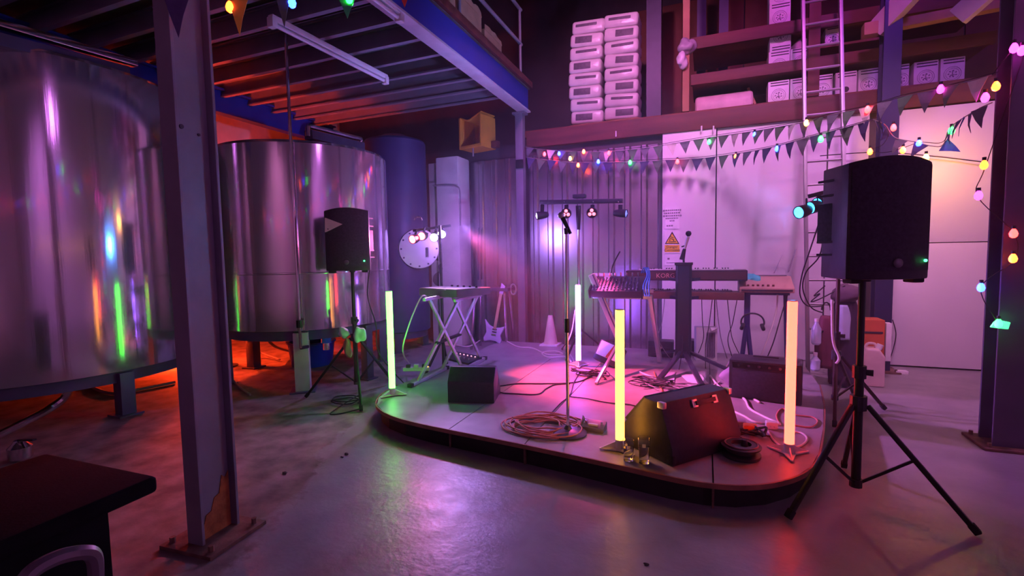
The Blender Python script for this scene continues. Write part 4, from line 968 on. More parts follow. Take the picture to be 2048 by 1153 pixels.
MB().cyl((.02, .02, .06), (.02, .02, .1), .022, .016, n=12).build('crank', blackpl, rb)
for k, (u, v, r_, mm, lab) in enumerate(((1500, 866, .045, mat('orange_plastic', (.8, .25, .05), .4), 'orange plug lying beside the large wedge monitor'), (1480, 856, .04, mat('lilac_plastic', (.4, .35, .5), .4), 'round lilac plug lying beside the large wedge monitor'), (1543, 858, .04, whitepl, 'white plug lying left of the red tube light'))):
    t = thing('mains_plug', lab, 'plug', FZ(u, v, SZ)); MB().box((0, 0, r_*.7), (r_*2, r_*1.5, r_*1.3)).build('shell', mm, t, bevel=.012, seg=3)
    for s in (-1, 1): MB().box((s*.012, -r_*.75-.008, r_*.7), (.006, .02, .004)).build('pin', chrome, t)

# ================================================================== LADDER AND THINGS AT RIGHT
ladm = mat('ladder_metal', (.36, .34, .36), .45, .6, .1)
def ladder():
    t = thing('ladder', 'tall aluminium ladder standing against the storage deck behind the blue lamps', 'ladder', (1.3, 6.2, 0))
    O = Vector((1.3, 6.2, 0)); bot = Vector((1.28, 6.25, 0)); top = Vector((1.235, 7.02, 5.3)); ht = .19
    for s in (-1, 1): MB().bar(bot-O+Vector((s*ht, 0, .01)), top-O+Vector((s*ht, 0, 0)), .035, .07, up=(0,1,0)).build('stile', ladm, t, bevel=.004)
    for i in range(18):
        k = (i+1)*.052; p_ = bot.lerp(top, k)-O
        MB().cyl(p_+Vector((-ht, 0, 0)), p_+Vector((ht, 0, 0)), .015, n=8).build('rung', ladm, t)
    for s in (-1, 1): MB().box(bot-O+Vector((s*ht, 0, .02)), (.05, .08, .04)).build('rubber_foot', rubber, t, bevel=.006)
ladder()
# coat and bags hung beside the ladder
cg = thing('hanging_coat', 'dark coat with pale blue lining hung on the ladder', 'coat', FY(1690, 590, 5.95))
def drape(name, c, w, h, d, material, seed, parent):
    rn = random.Random(seed); bm = bmesh.new(); nx, nz = 16, 14; grid = []
    for j in range(nz+1):
        row = []
        for i in range(nx):
            t = 2*PI*i/nx; k = j/nz
            wd = w*(.45+.55*math.sin(min(1, k*2.2)*PI/2))*(1-.15*k); fold = 1+.16*math.sin(5*t+seed)+.08*math.sin(9*t+k*3)
            row.append(bm.verts.new((c[0]+wd*fold*math.cos(t), c[1]+d*fold*math.sin(t)*(.5+.5*k), c[2]-h*k)))
        grid.append(row)
    for j in range(nz):
        for i in range(nx): bm.faces.new((grid[j][i], grid[j][(i+1) % nx], grid[j+1][(i+1) % nx], grid[j+1][i]))
    bm.faces.new(grid[0]); bm.faces.new(list(reversed(grid[-1])))
    bmesh.ops.recalc_face_normals(bm, faces=bm.faces)
    me = bpy.data.meshes.new(name); bm.to_mesh(me); bm.free(); me.materials.append(material)
    for q in me.polygons: q.use_smooth = True
    o = bpy.data.objects.new(name, me); COL.objects.link(o); o.parent = parent; return o
coat = mat('dark_coat', (.05, .03, .06), .8, 0, .2)
drape('coat_body', (0, 0, 0), .15, .95, .1, coat, 2, cg)
blob('hood', (-.0, -.03, .02), .12, mat('coat_hood', (.13, .08, .12), .8), 5, .25, squash=(1.1, .7, .8), parent=cg)
drape('lining', (-.03, -.085, -.1), .07, .36, .04, mat('pale_blue_lining', (.45, .5, .68), .7), 4, cg)
hb = thing('hanging_bag', 'long dark red bag hung on the ladder left of the coat', 'bag', FY(1652, 632, 5.9))
drape('bag_body', (0, 0, 0), .09, .55, .08, mat('maroon_bag', (.16, .04, .07), .7, 0, .2), 7, hb)
MB().tube([Vector((.04*math.cos(a), 0, .06+.08*math.sin(a))) for a in [PI*i/10 for i in range(11)]], .008).build('strap', cableblack, hb)
for k, (u, v, hh2, lab) in enumerate(((1632, 690, .24, 'upper pale blue bottle tied beside the dark red bag'), (1630, 742, .16, 'lower pale blue bottle standing beneath the dark red bag'))):
    c = FY(u, v, 5.7); t = thing('plastic_bottle', lab, 'bottle', (c.x, c.y, 0 if k else c.z))
    z0 = .3 if k else 0; z0 = c.z if k else 0
    t.location = c
    MB().lathe([(.03, 0), (.045, .02), (.045, hh2*.7), (.02, hh2*.9), (.018, hh2)], n=16).build('bottle', mat('pale_blue_plastic', (.55, .65, .8), .25), t)
    MB().cyl((0,0,hh2), (0,0,hh2+.03), .02, n=12).build('cap', whitepl, t)
    MB().bar((.03, .0, hh2*.5), (.09, .16, hh2*.5), .01, .02).build('tie', cableblack, t)
jp = FZ(1742, 770); jc = thing('jerrycan', 'white plastic jerrycan on the floor by the dark blue column', 'container', (jp.x, jp.y, 0), math.radians(-6))
MB().prism([(-.1, 0), (.1, 0), (.1, .32), (.05, .4), (-.06, .4), (-.1, .34)], -.1, .1, Matrix(((1,0,0,0),(0,0,1,0),(0,1,0,0),(0,0,0,1)))).build('body', mat('natural_plastic', (.7, .55, .5), .4), jc, bevel=.022, seg=3)
MB().cyl((.05, 0, .39), (.07, 0, .44), .03, n=14).build('cap', whitepl, jc)
MB().tube(smooth_pts([(-.07, 0, .38), (-.04, 0, .44), (.02, 0, .44), (.03, 0, .4)], 5), .014).build('handle', MATS['natural_plastic'], jc)
rbx = thing('red_crate', 'orange-red crate standing behind the white jerrycan', 'crate', (jp.x+.02, jp.y+.42, 0))
MB().box((0, 0, .33), (.34, .26, .66)).build('crate_body', mat('orange_red', (.6, .13, .05), .5), rbx, bevel=.01)
for z in (.16, .34, .52): MB().box((0, -.132, z), (.3, .008, .02)).build('groove', ink, rbx)
MB().box((.2, -.1, .42), (.05, .1, .42)).build('white_label', whitecard, rbx, bevel=.004)
bt = MB().box((0, 0, .02), (.12, .08, .04)).build('floor_block', whitepl, bevel=.008); bt.location = FZ(1802, 748); tag(bt, 'little white block on the floor below the right wall', 'block')
cable('thin dark lead hanging on the right white wall beside the column', [FY(1785, 640, 7.1), FY(1792, 670, 7.08), FY(1783, 710, 7.08), FY(1775, 728, 7.08)], .005)
cable('thin dark wire strung along the white boards behind the right loudspeaker', [FY(1640, 312, 7.1), FY(1750, 305, 7.05), FY(1860, 312, 7.1), FY(1972, 325, 7.1)], .006)

# ================================================================== WALL SIGNS AND YELLOW BIN
def onwall(u, v, y=WY-.06): return FY(u, v, y)
sg = thing('warning_sign', 'yellow triangle danger sign on the white board by the corrugated wall', 'sign', onwall(1345, 483))
O = onwall(1345, 483)
T4 = Matrix(((1,0,0,0),(0,0,-1,0),(0,1,0,0),(0,0,0,1)))
def wl_(u, v): q = onwall(u, v)-O; return (q.x, q.z)
MB().prism([wl_(1329, 462), wl_(1360, 462), wl_(1360, 507), wl_(1329, 507)], 0, .003, T4).build('plate', whitecard, sg, smooth=False)
MB().prism([wl_(1344.3, 463.5), wl_(1359, 488.5), wl_(1329.5, 488.5)], .003, .005, T4).build('triangle_border', signblack, sg, smooth=False)
MB().prism([wl_(1344.3, 467.5), wl_(1356.2, 486.8), wl_(1332.5, 486.8)], .005, .007, T4).build('triangle_field', signyellow, sg, smooth=False)
MB().prism([wl_(1329.5, 490.5), wl_(1359, 490.5), wl_(1359, 504.5), wl_(1329.5, 504.5)], .003, .006, T4).build('text_field', signyellow, sg, smooth=False)
hx, hz = wl_(1344.3, 482)
mb = MB()
for k in (-1, 1):
    mb.bar((hx-.035, -.0085, hz+.05+k*.012), (hx+.02, -.0085, hz+.03+k*.012), .002, .008)
mb.box((hx, -.0085, hz-.015), (.1, .002, .01)); mb.box((hx+.02, -.0085, hz+.005), (.012, .002, .02)); mb.box((hx-.03, -.0085, hz+.01), (.01, .002, .025))
mb.build('pictogram', signblack, sg, smooth=False)
for s_, vv_ in (('Danger', 496.5), ('Corrosive', 503)):
    tx, tz = wl_(1344.3, vv_); text_part('lettering', s_, .052, signblack, sg, Matrix.Translation((tx, -.007, tz)) @ FRONT, .0008)
n1 = thing('paper_notice', 'white printed notice above the yellow danger sign', 'notice', onwall(1344, 435)); O = onwall(1344, 435)
MB().prism([wl_(1330, 416), wl_(1359, 416), wl_(1359, 458), wl_(1330, 458)], 0, .003, T4).build('sheet', mat('paper_white', (.82, .8, .8), .6), n1, smooth=False)
for i, (v, w_) in enumerate(((421, .24), (426.5, .22), (432, .24), (437, .17), (442, .06), (452, .08))):
    x_, z_ = wl_(1344 if i < 5 else 1339, v)
    mb = MB(); q = -w_/2; rn = random.Random(i)
    while q < w_/2-.008:
        l_ = rn.uniform(.012, .028); mb.box((x_+q+l_/2, -.0035, z_), (l_, .001, .02)); q += l_+.007
    mb.build('print_line', greyink, n1, smooth=False)
n2 = thing('paper_notice', 'small white notice below the yellow danger sign', 'notice', onwall(1343, 520)); O = onwall(1343, 520)
MB().prism([wl_(1330, 509), wl_(1358, 509), wl_(1358, 531), wl_(1330, 531)], 0, .003, T4).build('sheet', MATS['paper_white'], n2, smooth=False)
x_, z_ = wl_(1337, 518); MB().box((x_, -.004, z_), (.03, .001, .025)).build('print_mark', greyink, n2)
x_, z_ = wl_(1345, 526); MB().box((x_, -.004, z_), (.16, .001, .008)).build('print_line', greyink, n2)
# yellow storage bin hung high on the wall
yb0 = FY(922, 300, 6.85); yb = thing('storage_bin', 'orange-yellow plastic storage bin hung high on the dark wall', 'bin', yb0, math.radians(-14))
W_, H_, D_ = .42, .48, .34
MB().box((W_/2, 0+D_, H_/2), (W_, .012, H_)).build('back_panel', yellowpl, yb)
for x_ in (0, W_):
    MB().prism([(0, 0), (D_, 0), (D_, H_), (0, H_)], -.008, .008, Matrix(((0,0,1,x_),(1,0,0,0),(0,1,0,0),(0,0,0,1)))).build('side_panel', yellowpl, yb)
MB().box((W_/2, D_/2, .008), (W_, D_, .016)).build('bottom_panel', yellowpl, yb)
MB().prism([(0, H_), (.12, H_-.06), (.2, H_-.06), (W_, H_+.03), (W_, H_+.045), (.19, H_-.04), (.13, H_-.04), (0, H_+.015)], 0, D_, Matrix(((1,0,0,0),(0,0,1,0),(0,1,0,0),(0,0,0,1)))).build('folded_top', yellowpl, yb)
mb = MB(); mb.bar((0,-.008,.02), (W_,-.008,.02), .03, .05); mb.bar((.0,-.008,0), (.0,-.008,H_), .03, .03); mb.bar((W_,-.008,0), (W_,-.008,H_), .03, .03); mb.build('front_rim', yellowpl, yb, bevel=.004)
MB().cyl((W_*.55, .02, -.13), (W_*.55, .02, .0), .014).build('hanging_hook', alu, yb)
MB().box((W_+.05, D_*.8, .06), (.12, .1, .1)).build('bracket', redwood, yb, bevel=.006)
MB().bar((W_/2, D_, .2), (W_/2, WY+.03-6.85, .2), .06, .06).build('wall_bracket', darksteel, yb)

# ================================================================== STORAGE DECK: PACKS, RACK, BOXES
DK = 3.395
def packs():
    x0 = FY(1140, 200, 7.42).x; x1 = FY(1278, 200, 7.42).x; w = (x1-x0)/2
    zt = FY(1210, 32, 7.42).z; lay = 8; h = (zt-DK-.05)/lay
    rows = ('bottom', 'second', 'third', 'fourth', 'fifth', 'sixth', 'seventh', 'top')
    pal = thing('pallet', 'low wooden pallet under the stack of wrapped white packs', 'pallet', (x0+w, 7.62, DK))
    for y_ in (-.17, 0, .17): MB().box((0, y_, .024), (2*w, .07, .045)).build('board', pine, pal, bevel=.004)
    sk = [0, -.01, -.03, -.035, -.025, -.01, .0, .03]
    for i in range(lay):
        for s in (0, 1):
            strip = (i + s) % 2 == (0 if s else 1)
            cx = x0+w*(s+.5)+(sk[i] if s == 0 else 0); cz = DK+.05+h*(i+.5)
            t = thing('wrapped_pack', '%s white plastic-wrapped pack of the %s column in the high stack' % (rows[i], ('left', 'right')[s]), 'pack', (cx, 7.62, cz-h/2), 0, 'white packs stacked on the storage deck')
            tilt = random.uniform(-.05, .03)-.05
            R = Matrix.Rotation(-tilt, 3, 'Y')
            bm = bmesh.new(); bmesh.ops.create_cube(bm, size=1)
            for v in bm.verts: v.co = Vector((v.co.x*w*.97, v.co.y*.42, v.co.z*h*1.0))
            bmesh.ops.bevel(bm, geom=bm.edges[:], offset=.045, segments=3, profile=.5, affect='EDGES', clamp_overlap=True)
            for v in bm.verts:
                v.co = R @ v.co + Vector((0, 0, h/2))
            me = bpy.data.meshes.new('pack'); bm.to_mesh(me); bm.free(); me.materials.append(wrapm)
            for q in me.polygons: q.use_smooth = True
            o = bpy.data.objects.new('pack', me); COL.objects.link(o); o.parent = t
            if strip: MB().box(R @ Vector((random.uniform(-.03, .03), -.211, .02))+Vector((0,0,h/2)), (w*.62, .008, h*.2), R).build('label_window', wrapwin, t, bevel=.003)
            else: MB().box(R @ Vector(((-.04 if s == 0 else .05), -.211, .0))+Vector((0,0,h/2)), (w*.5, .008, h*.5), R).build('label_window', wrapwin, t, bevel=.003)
packs()
# timber rack for the boxes
rk = thing('timber_rack', 'red-brown timber rack with three tiers on the storage deck', 'rack', (.9, 7.75, DK))
O = Vector((.9, 7.75, DK))
for u, wd in ((1372, .09), (1626, .13)):
    x = FY(u, 150, 7.28).x; MB().box((x-.9, 7.28-7.75, 1.2), (wd, .09, 2.4)).build('post', (pine, redwood)[u > 1500], rk, bevel=.006)
for u in (1403, 1447): 
    x = FY(u, 60, 8.3).x; MB().box((x-.9, .55, 1.1), (.13, .12, 2.2)).build('rear_post', darksteel, rk)
x = FY(1308, 150, 8.0).x; MB().box((x-.9, .3, 1.1), (.22, .2, 2.2)).build('rear_post', darksteel, rk)
for k, (za, zb) in enumerate(((FY(1540, 150, 7.28).z, FY(1540, 128, 7.28).z), (FY(1540, 75, 7.28).z, FY(1540, 50, 7.28).z))):
    MB().box((.5, 7.28-7.75, (za+zb)/2-DK), (3.24, .05, zb-za)).build('front_rail', redwood, rk, bevel=.006)
    MB().box((.5, 0, za-DK+.04), (3.2, .9, .03)).build('shelf_board', ply, rk)
def carton(lab, x, z, inv=False, y=7.36, w=.245, h=.285, odd=False):
    t = thing('printed_carton', lab, 'carton', (x, y, z), 0, 'white cartons on the storage rack')
    MB().box((0, .13, h/2), (w, .26, h)).build('carton', whitecard, t, bevel=.004)
    sgn = -1 if inv else 1; mid = h/2
    for zz in (.118, .085):
        MB().box((.008, -.0015, mid+sgn*zz), (w*.84, .003, .012)).build('stripe', ink, t)
    cz = mid-sgn*.045
    if odd:
        MB().lathe([(.035, 0), (.035, .002), (.001, .002)], c=(.0, 0, cz-.03), n=20, T=rotm('X', 90)).build('round_print', ink, t)
    else:
        mb = MB()
        for r_, wd in ((.082, .004), (.064, .003)):
            mb.tube([Vector((r_*math.cos(a), -.001, cz+r_*math.sin(a))) for a in [2*PI*i/28 for i in range(28)]], wd*.6, 4, True)
        for i in range(7):
            a = 2*PI*i/7+.3; c = Vector((.03*math.cos(a), -.001, cz+.028*math.sin(a)))
            mb.bar(c, c+Vector((.018*math.cos(a+.8), 0, .018*math.sin(a+.8))), .002, .012)
        mb.bar((-.02, -.001, cz-.015), (.02, -.001, cz-.015), .002, .01); mb.bar((0, -.001, cz-.03), (0, -.001, cz+.035), .002, .008, up=(1,0,0))
        mb.build('round_emblem', greyink, t, smooth=False)
    return t
def bx(u): return FY(u, 170, 7.36).x
for a, b, lab, od in ((1536, 1579, 'leftmost white carton with round emblem on the lowest tier', 0), (1580, 1623, 'second white carton with round emblem from the left on the lowest tier', 0),
                  (1624, 1666, 'white carton half hidden behind the left ladder stile on the lowest tier', 0), (1670, 1714, 'white carton with a dark round blot between the ladder stiles', 1), (1716, 1758, 'white carton with emblem behind the right ladder stile', 0),
                  (1784, 1818, 'lone white carton with emblem just right of the dark blue column', 0), (1826, 1876, 'left one of the two big white cartons at the right end of the tier', 0), (1879, 1929, 'right one of the two big white cartons at the right end of the tier', 0)):
    carton(lab, (bx(a)+bx(b))/2, DK, w=bx(b)-bx(a)-.006, odd=bool(od))
zB = FY(1540, 150, 7.36).z+.02; zC = FY(1540, 52, 7.36).z
carton('white carton low on the middle tier at its left end, foot hidden by the rail', (bx(1536)+bx(1579))/2, zB, h=.27)
carton('white carton low on the middle tier next to the rack post', (bx(1580)+bx(1622))/2, zB, h=.27)
carton('upside-down white carton stacked on top of the middle tier', (bx(1536)+bx(1579))/2+.01, zB+.27, True, h=.28)
carton('white carton on the top tier with emblem in full view', (bx(1536)+bx(1578))/2, zC, h=.27)
carton('topmost white carton cut off by the top of the picture', (bx(1536)+bx(1578))/2, zC+.27, h=.28)
carton('small white carton high between the ladder stiles', (bx(1650)+bx(1668))/2+.02, FY(1660, 90, 7.36).z, w=.16, h=.22)
MB().box((FY(1690, 100, 7.5).x-.9, -.2, FY(1690, 92, 7.5).z-DK-.02), (.8, .4, .03)).build('shelf_board', ply, rk)
pbg = blob('plastic_bag', FY(1605, 92, 7.45), .13, mat('clear_bag', (.6, .45, .45), .2), 21, .3, squash=(1, .7, .75)); tag(pbg, 'crumpled clear plastic bag on the middle tier beside the upside-down carton', 'plastic bag')
pb2 = thing('plastic_bag', 'crumpled grey and white plastic bag draped over the end of the upper rail', 'plastic bag', FY(1372, 105, 7.22))
blob('bag_top', (.02, 0, .08), .12, mat('grey_bag', (.36, .33, .36), .4), 31, .45, squash=(.9, .6, .9), parent=pb2)
blob('bag_tail', (-.06, -.03, -.08), .09, mat('white_bag', (.7, .68, .7), .35), 33, .5, squash=(.8, .5, 1.2), parent=pb2)
wbn = thing('wrapped_bundle', 'long pale wrapped bundle lying on the lowest tier left of the cartons', 'bundle', FY(1448, 205, 7.6)); wbn.location.z = DK
MB().prism([(-.2, 0), (.2, 0), (.2, .17), (.1, .25), (-.14, .24), (-.2, .15)], -.38, .36, Matrix(((0,0,1,0),(1,0,0,0),(0,1,0,0),(0,0,0,1)))).build('bundle', mat('pale_pink_wrap', (.6, .42, .42), .5, 0, .15, 6, .4, 9), wbn, bevel=.05, seg=3)
MB().bar((.42, -.05, 0), (.3, -.05, .3), .03, .03).build('loose_batten', pine, wbn)
for k, (u, lab) in enumerate(((1232, 'single pale hook on the timber beam below the wrapped packs'), (1403, 'left one of a pair of pale pegs on the timber beam'), (1427, 'right one of a pair of pale pegs on the timber beam'))):
    q = FY(u, 268 if k == 0 else 258, WY-.09)
    o = MB().cyl((0, 0, -.04), (0, 0, .04), .01, n=8).bar((0, 0, .035), (0, .02, .035), .014, .014).build('peg', whitepl); o.location = q; tag(o, lab, 'peg')

# ================================================================== BUNTING AND FAIRY LIGHTS
FLG = {}
def flag_mesh(w, h, material):
    key = (round(w, 3), round(h, 3), material.name)
    if key not in FLG:
        vs = []; N_ = 4
        me = bpy.data.meshes.new('flag')
        for s in (-1, 1):
            vs += [(-w/2, s*.0012, 0), (w/2, s*.0012, 0), (w*.22, s*.0012-.012, -h*.55), (-w*.22, s*.0012-.012, -h*.55), (0, s*.0012-.004, -h)]
        fs = [(0, 1, 2, 3), (3, 2, 4), (6, 5, 8, 7), (7, 8, 9), (0, 5, 6, 1), (1, 6, 7, 2), (2, 7, 9, 4), (4, 9, 8, 3), (3, 8, 5, 0)]
        me.from_pydata(vs, [], fs); me.materials.append(material); FLG[key] = me
    return FLG[key]
def bunting(lab, pts, flags, wd, ht, mats, skip=0, group=None):
    P = smooth_pts(pts, 8); t = thing('bunting', lab, 'bunting', P[0], 0, group)
    O = Vector(P[0]); MB().tube([q-O for q in P], .004, 5).build('cord', cablegrey, t)
    ln = [0]
    for a, b in zip(P, P[1:]): ln.append(ln[-1]+(b-a).length)
    n_ = int(ln[-1]/flags); rn = random.Random(len(lab))
    for i in range(n_):
        s = (i+.5)*ln[-1]/n_
        j = max(k for k in range(len(ln)-1) if ln[k] <= s); q = P[j].lerp(P[j+1], (s-ln[j])/max(1e-6, ln[j+1]-ln[j])); d = (P[j+1]-P[j]).normalized()
        fo = bpy.data.objects.new('flag', flag_mesh(wd, ht, mats[i % len(mats)])); COL.objects.link(fo); fo.parent = t; fo.location = q-O
        fo.rotation_euler = (rn.uniform(-.25, .15), -math.asin(max(-1, min(1, d.z))), math.atan2(d.y, d.x)+rn.uniform(-.3, .3))
    return t
BM = {}
def fairy(lab, pts, bulbs, r=.017, group=None):
    P = smooth_pts(pts, 6); t = thing('fairy_lights', lab, 'fairy lights', P[0], 0, group); O = Vector(P[0])
    MB().tube([q-O for q in P], .003, 5).build('wire', cableblack, t)
    for q, c in bulbs:
        key = (c, r)
        if key not in BM:
            o = MB().lathe([(r*.3, -r*1.2), (r*.8, -r*.8), (r, 0), (r*.75, r*.8), (r*.35, r*1.4), (.001, r*1.5)], n=10).build('bulb', BULB[c], t); BM[key] = o.data
        else:
            o = bpy.data.objects.new('bulb', BM[key]); COL.objects.link(o); o.parent = t
        o.location = Vector(q)-O
        s = MB().cyl(Vector(q)-O+Vector((0, .0, r*1.4)), Vector(q)-O+Vector((0, 0, r*2.3)), r*.5, n=8).build('bulb_socket', blackpl, t)
    return t
SA, SB = (-2.6, 6.95), (1.86, 4.4)
SM = (.2, 6.85)
def SP(u, v): return FP(u, v, (-2.6, 6.98), SM) if u < 1448 else FP(u, v, SM, SB)
up = [(1050, 294), (1075, 298), (1110, 301), (1165, 304), (1219, 303), (1270, 299), (1325, 291), (1410, 277), (1506, 263), (1608, 245), (1650, 233), (1727, 216), (1795, 196), (1870, 180), (1930, 165), (1984, 150)]
lo = [(1052, 315), (1100, 321), (1150, 325), (1219, 325), (1297, 323), (1325, 321), (1393, 318), (1478, 307), (1547, 294), (1632, 271), (1697, 254), (1745, 240)]
flags4 = [greyflag, greenflag, darkflag, greyflag, whiteflag, greenflag]
bunting('upper string of small triangle flags across the back of the stage', [SP(u, v) for u, v in up], .17, .135, .16, [greyflag, greenflag, whiteflag, greyflag, greenflag])
bunting('lower string of dark triangle flags across the back of the stage', [SP(u, v) for u, v in lo], .165, .14, .17, [darkflag, greenflag, darkflag, greyflag, darkflag])
def SQ(u, v): return SP(u, v)+Vector((.02, -.04, 0))
fairy('upper string of coloured fairy lights running with the flags to the right column', [SQ(u, v-2) for u, v in up],
      [(SQ(u, v), c) for u, v, c in ((1088, 310, 'red'), (1117, 309, 'blue'), (1139, 319, 'warm'), (1166, 305, 'yellow'), (1216, 308, 'red'), (1415, 286, 'green'), (1505, 272, 'blue'), (1607, 249, 'warm'), (1727, 223, 'red'), (1870, 183, 'pink'), (1957, 200, 'pink'), (1978, 178, 'yellow'))], .025)
fairy('lower string of coloured fairy lights running with the dark flags', [SQ(u, v-2) for u, v in lo],
      [(SQ(u, v), c) for u, v, c in ((1155, 332, 'yellow'), (1195, 325, 'blue'), (1258, 327, 'green'), (1352, 325, 'red'), (1468, 315, 'yellow'), (1549, 300, 'blue'), (1635, 281, 'green'))], .025)
# third short string behind the loudspeaker
S3 = ((1.2, 6.0), (2.3, 4.9))
def TP(u, v): return FP(u, v, *S3)
th = [(1745, 240), (1776, 262), (1765, 290), (1735, 302), (1770, 305), (1806, 296), (1840, 285), (1884, 285), (1900, 258)]
fairy('short drooping string of coloured lights over the right loudspeaker', [TP(u, v) for u, v in th],
      [(TP(u, v), c) for u, v, c in ((1787, 256, 'red'), (1740, 304, 'yellow'), (1806, 301, 'yellow'), (1838, 288, 'blue'), (1852, 316, 'warm'), (1903, 262, 'green'))], .025)
bunting('little drooping bunch of dark and blue flags over the right loudspeaker', [SP(1746, 239)]+[TP(u, v) for u, v in ((1770, 250), (1790, 275), (1830, 284), (1862, 292), (1886, 290), (1900, 256))]+[FY(1950, 222, 4.5), FY(1985, 205, 4.41)], .17, .12, .14, [greyflag, darkflag, mat('flag_blue_cloth', (.08, .15, .5), .85), darkflag])
point('bulb_spill', FY(1905, 325, 6.6), (1, .42, .05), 15, .05)
# lights wound round the right column
cx_, cy_ = 2.02, 4.5
def RC(u, v, y=4.3): return FY(u, v, y)
fairy('string of coloured fairy lights wound down the dark right column', [RC(1984, 150, 4.36), RC(2030, 96, 4.34), RC(2048, 106, 4.4), RC(1972, 330, 4.36), RC(1955, 392, 4.34), RC(2027, 466, 4.34), RC(2028, 520, 4.34), RC(1962, 576, 4.34), RC(1997, 648, 4.34)],
      [(RC(2028, 97), 'pink'), (RC(2044, 102), 'pink'), (RC(1968, 331), 'yellow'), (RC(1957, 392), 'pink'), (RC(2027, 468), 'red'), (RC(2026, 518), 'yellow'), (RC(1962, 576), 'blue'), (RC(1997, 648), 'green')], .024)
gl = MB().prism([(-.05, -.02), (.045, -.03), (.055, .02), (.0, .032), (-.03, .022)], -.012, .012, Matrix(((1,0,0,0),(0,0,-1,0),(0,1,0,0),(0,0,0,1)))).build('green_leaf_lamp', glow('leaf_green', (.05, 1, .35), 1.3), bevel=.006)
gl.location = RC(1999, 650, 4.37); tag(gl, 'glowing green leaf-shaped lamp on the right column', 'lamp')
# near string at the top left, from the left column to the hall
NA, NB = (-2.25, 1.6), (.4, 3.4)
def NP(u, v): return FP(u, v, NA, NB)
fairy('near string of fairy lights crossing the top left of the picture', [NP(300, -10), NP(380, -6), NP(458, -2), NP(585, -8), NP(700, -12), NP(810, -22), NP(1000, -60)],
      [(NP(460, 15), 'yellow'), (NP(584, 6), 'blue'), (NP(699, 2), 'green')], .02)
nb = thing('bunting', 'near row of large triangle flags hanging at the top left of the picture', 'bunting', NP(300, -12)); O = NP(300, -12)
MB().tube([q-O for q in smooth_pts([NP(300, -12), NP(458, -4), NP(585, -10), NP(700, -14), NP(810, -24), NP(1000, -62)], 6)], .004, 5).build('cord', cablegrey, nb)
for u, v, vt, wd, mm in ((352, -22, 76, 62, darkflag), (476, -4, 72, 40, mat('flag_yellow_cloth', (.75, .5, .05), .8)), (566, -14, 56, 34, greenflag), (693, -14, 38, 44, mat('flag_green_cloth', (.05, .55, .15), .8)), (808, -24, 16, 34, redpl)):
    q = NP(u, v); h = (NP(u, v)-NP(u, vt)).length; w_ = (NP(u-wd/2, v)-NP(u+wd/2, v)).length
    fo = bpy.data.objects.new('flag', flag_mesh(w_, h, mm)); COL.objects.link(fo); fo.parent = nb; fo.location = q-O; fo.rotation_euler = (0, 0, math.radians(34))
# strings over the hall behind the viewer, seen mirrored in the tanks
cols = ['pink', 'red', 'yellow', 'blue', 'green', 'pink', 'blue', 'red', 'yellow']
def hall_string(lab, a, b, sag, n_, warm=False):
    a = Vector(a); b = Vector(b); pts = [a.lerp(b, i/12)-Vector((0, 0, sag*4*(i/12)*(1-i/12))) for i in range(13)]
    fairy(lab, pts, [((a.lerp(b, (i+.5)/n_)-Vector((0, 0, sag*4*((i+.5)/n_)*(1-(i+.5)/n_))))-Vector((0, 0, .04)), 'warm' if warm else cols[i % 9]) for i in range(n_)], .022)
hall_string('coloured fairy lights strung over the hall behind the viewer', (2.0, 4.4, 3.3), (1.2, -4.8, 2.9), .45, 22)
hall_string('second coloured fairy light string across the hall behind the viewer', (1.2, -4.8, 2.9), (-5.5, -4.8, 2.7), .4, 18)
hall_string('warm white fairy lights along the rear of the hall', (5.2, -2.5, 2.0), (5.2, 4.5, 2.0), .15, 22, True)

# ================================================================== FOREGROUND FURNITURE
ft = thing('side_table', 'black square table in the bottom left corner', 'table', (-1.95, .64, 0), math.radians(2))
MB().box((0, 0, .72), (.6, .66, .055)).build('table_top', darkcloth, ft, bevel=.018, seg=3)
MB().prism([(-.24, -.25), (.235, -.25), (.235, .22), (-.24, .22)], .02, .7).build('pedestal', darkcloth, ft, bevel=.01)
MB().box((-.015, -.015, .015), (.46, .54, .03)).build('base', blackmet, ft, bevel=.006)
ch = thing('chair', 'tubular chair back with dull grey rail in front of the black table', 'chair', (-1.28, .2, 0), math.radians(-30))
c0 = ch.matrix_basis.copy()
rail = [FD(u, v, d) for u, v, d in ((30, 1200, .78), (60, 1148, .8), (110, 1118, .83), (160, 1106, .86), (186, 1112, .88), (192, 1150, .89), (190, 1230, .9))]
inv = (Matrix.Translation((-1.28, .2, 0)) @ Matrix.Rotation(math.radians(-30), 4, 'Z')).inverted()
MB().tube(smooth_pts([inv @ q for q in rail], 5), .013, 8).build('back_rail', mat('dull_grey_tube', (.2, .17, .2), .4, .5), ch)
r0 = inv @ rail[0]; r1 = inv @ rail[-1]
for r_ in (r0, r1): MB().cyl(r_, (r_.x, r_.y, .0), .013, n=8).build('leg', MATS['dull_grey_tube'], ch)
mid = (r0+r1)/2
MB().box((mid.x, mid.y-.2, .45), (.36, .36, .04)).build('seat', darkcloth, ch, bevel=.012)
for s in (-1, 1): MB().cyl((mid.x+s*.15, mid.y-.35, 0), (mid.x+s*.15, mid.y-.35, .44), .012, n=8).build('leg', MATS['dull_grey_tube'], ch)
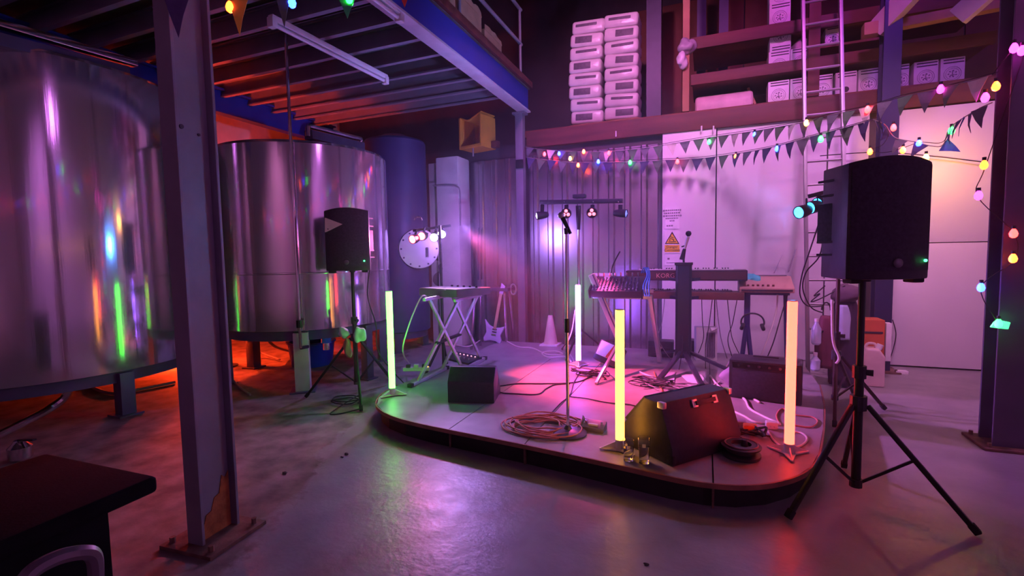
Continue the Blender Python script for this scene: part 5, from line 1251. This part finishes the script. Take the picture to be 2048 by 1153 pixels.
# hoses and litter under the tanks
cable('grey hose curving under the middle tank', [FZ(520, 655, .6), FZ(545, 690, .3), FZ(575, 702, .12), FZ(610, 708, .05), FZ(650, 716, .03)], .018, cablegrey, 7, 'hose')
cable('second grey hose on the floor under the left tank', onfl([(170, 762), (190, 778), (230, 788), (275, 780), (350, 765)], .02), .018, cablegrey, 7, 'hose')
cable('thin hose hanging at the left side of the middle tank', [FZ(488, 655, .6), FZ(500, 690, .3), FZ(520, 705, .1), FZ(560, 720, .03)], .014, cablegrey, 7, 'hose')
cable('grey hose looping from behind the left column over the red-lit floor', onfl([(440, 690), (452, 730), (470, 765), (500, 790)], .02), .012, cablegrey, 7, 'hose')
gx = thing('blue_tub', 'dark blue plastic tub on the floor beneath the middle tank', 'tub', (-5.0, 5.0, 0))
MB().lathe([(.26, 0), (.3, .3), (.32, .31), (.32, .33), (.28, .33), (.25, .02), (.002, .02)], n=28).build('tub', mat('tub_blue', (.02, .04, .35), .4), gx)
MB().tube([Vector((.31*math.cos(a), .31*math.sin(a), .32)) for a in [2*PI*i/28 for i in range(28)]], .012, 6, True).build('rim', MATS['tub_blue'], gx)
wr = thing('work_gloves', 'pale blue and white gloves tucked on the left tripod hub', 'gloves', (-3.36, 3.95, .66))
blob('glove', (-.1, -.05, .02), .06, mat('pale_blue_cloth', (.6, .66, .8), .7), 41, .5, squash=(1, .6, .9), parent=wr)
blob('glove', (.1, -.05, .0), .07, MATS['pale_blue_cloth'], 44, .5, squash=(.9, .6, 1.2), parent=wr)
blob('glove', (-.05, -.06, -.14), .06, mat('tan_cloth', (.5, .3, .2), .7), 47, .3, squash=(.8, .5, 1.6), parent=wr)
for k, (u, v, r_, lab) in enumerate(((655, 714, .05, 'crumpled pale rag on the floor under the middle tank'), (625, 716, .03, 'small scrap of litter by the pale tank leg'), (663, 724, .025, 'tiny white scrap on the floor under the middle tank'))):
    q = FZ(u, v, 0); o = blob('paper_scrap', (q.x, q.y, r_*.45), r_, mat('litter_white', (.6, .58, .62), .7), 60+k, .5, squash=(1.4, 1, .6)); tag(o, lab, 'scrap')
for k, (u, v, r_, lab) in enumerate(((1292, 1131, .008, 'tiny dark pebble on the floor at the bottom centre'), (693, 910, .012, 'small dark stone chip on the worn concrete edge'), (684, 916, .01, 'second dark stone chip on the worn concrete edge'), (570, 948, .014, 'brown chip of concrete on the worn floor edge'))):
    q = FZ(u, v, 0); o = blob('floor_chip', (q.x, q.y, r_*.4), r_, mat('chip_dark', (.06, .05, .05), .8), 70+k, .5, squash=(1.3, 1, .6)); tag(o, lab, 'chip')

# ================================================================== HAZE
hz = MB().box((.15, 5.03, 1.63), (6.1, 4.06, 3.2)).build('stage_haze', bpy.data.materials.new('haze'), smooth=False); hz['kind'] = 'stuff'
tag(hz, 'thin coloured haze hanging in the air over the stage', 'haze')
hm = hz.data.materials[0]; hm.use_nodes = True; nt = hm.node_tree; nt.nodes.clear()
vo = nt.nodes.new('ShaderNodeVolumeScatter'); vo.inputs['Density'].default_value = .028; vo.inputs['Anisotropy'].default_value = .35
ou = nt.nodes.new('ShaderNodeOutputMaterial'); nt.links.new(vo.outputs[0], ou.inputs['Volume'])
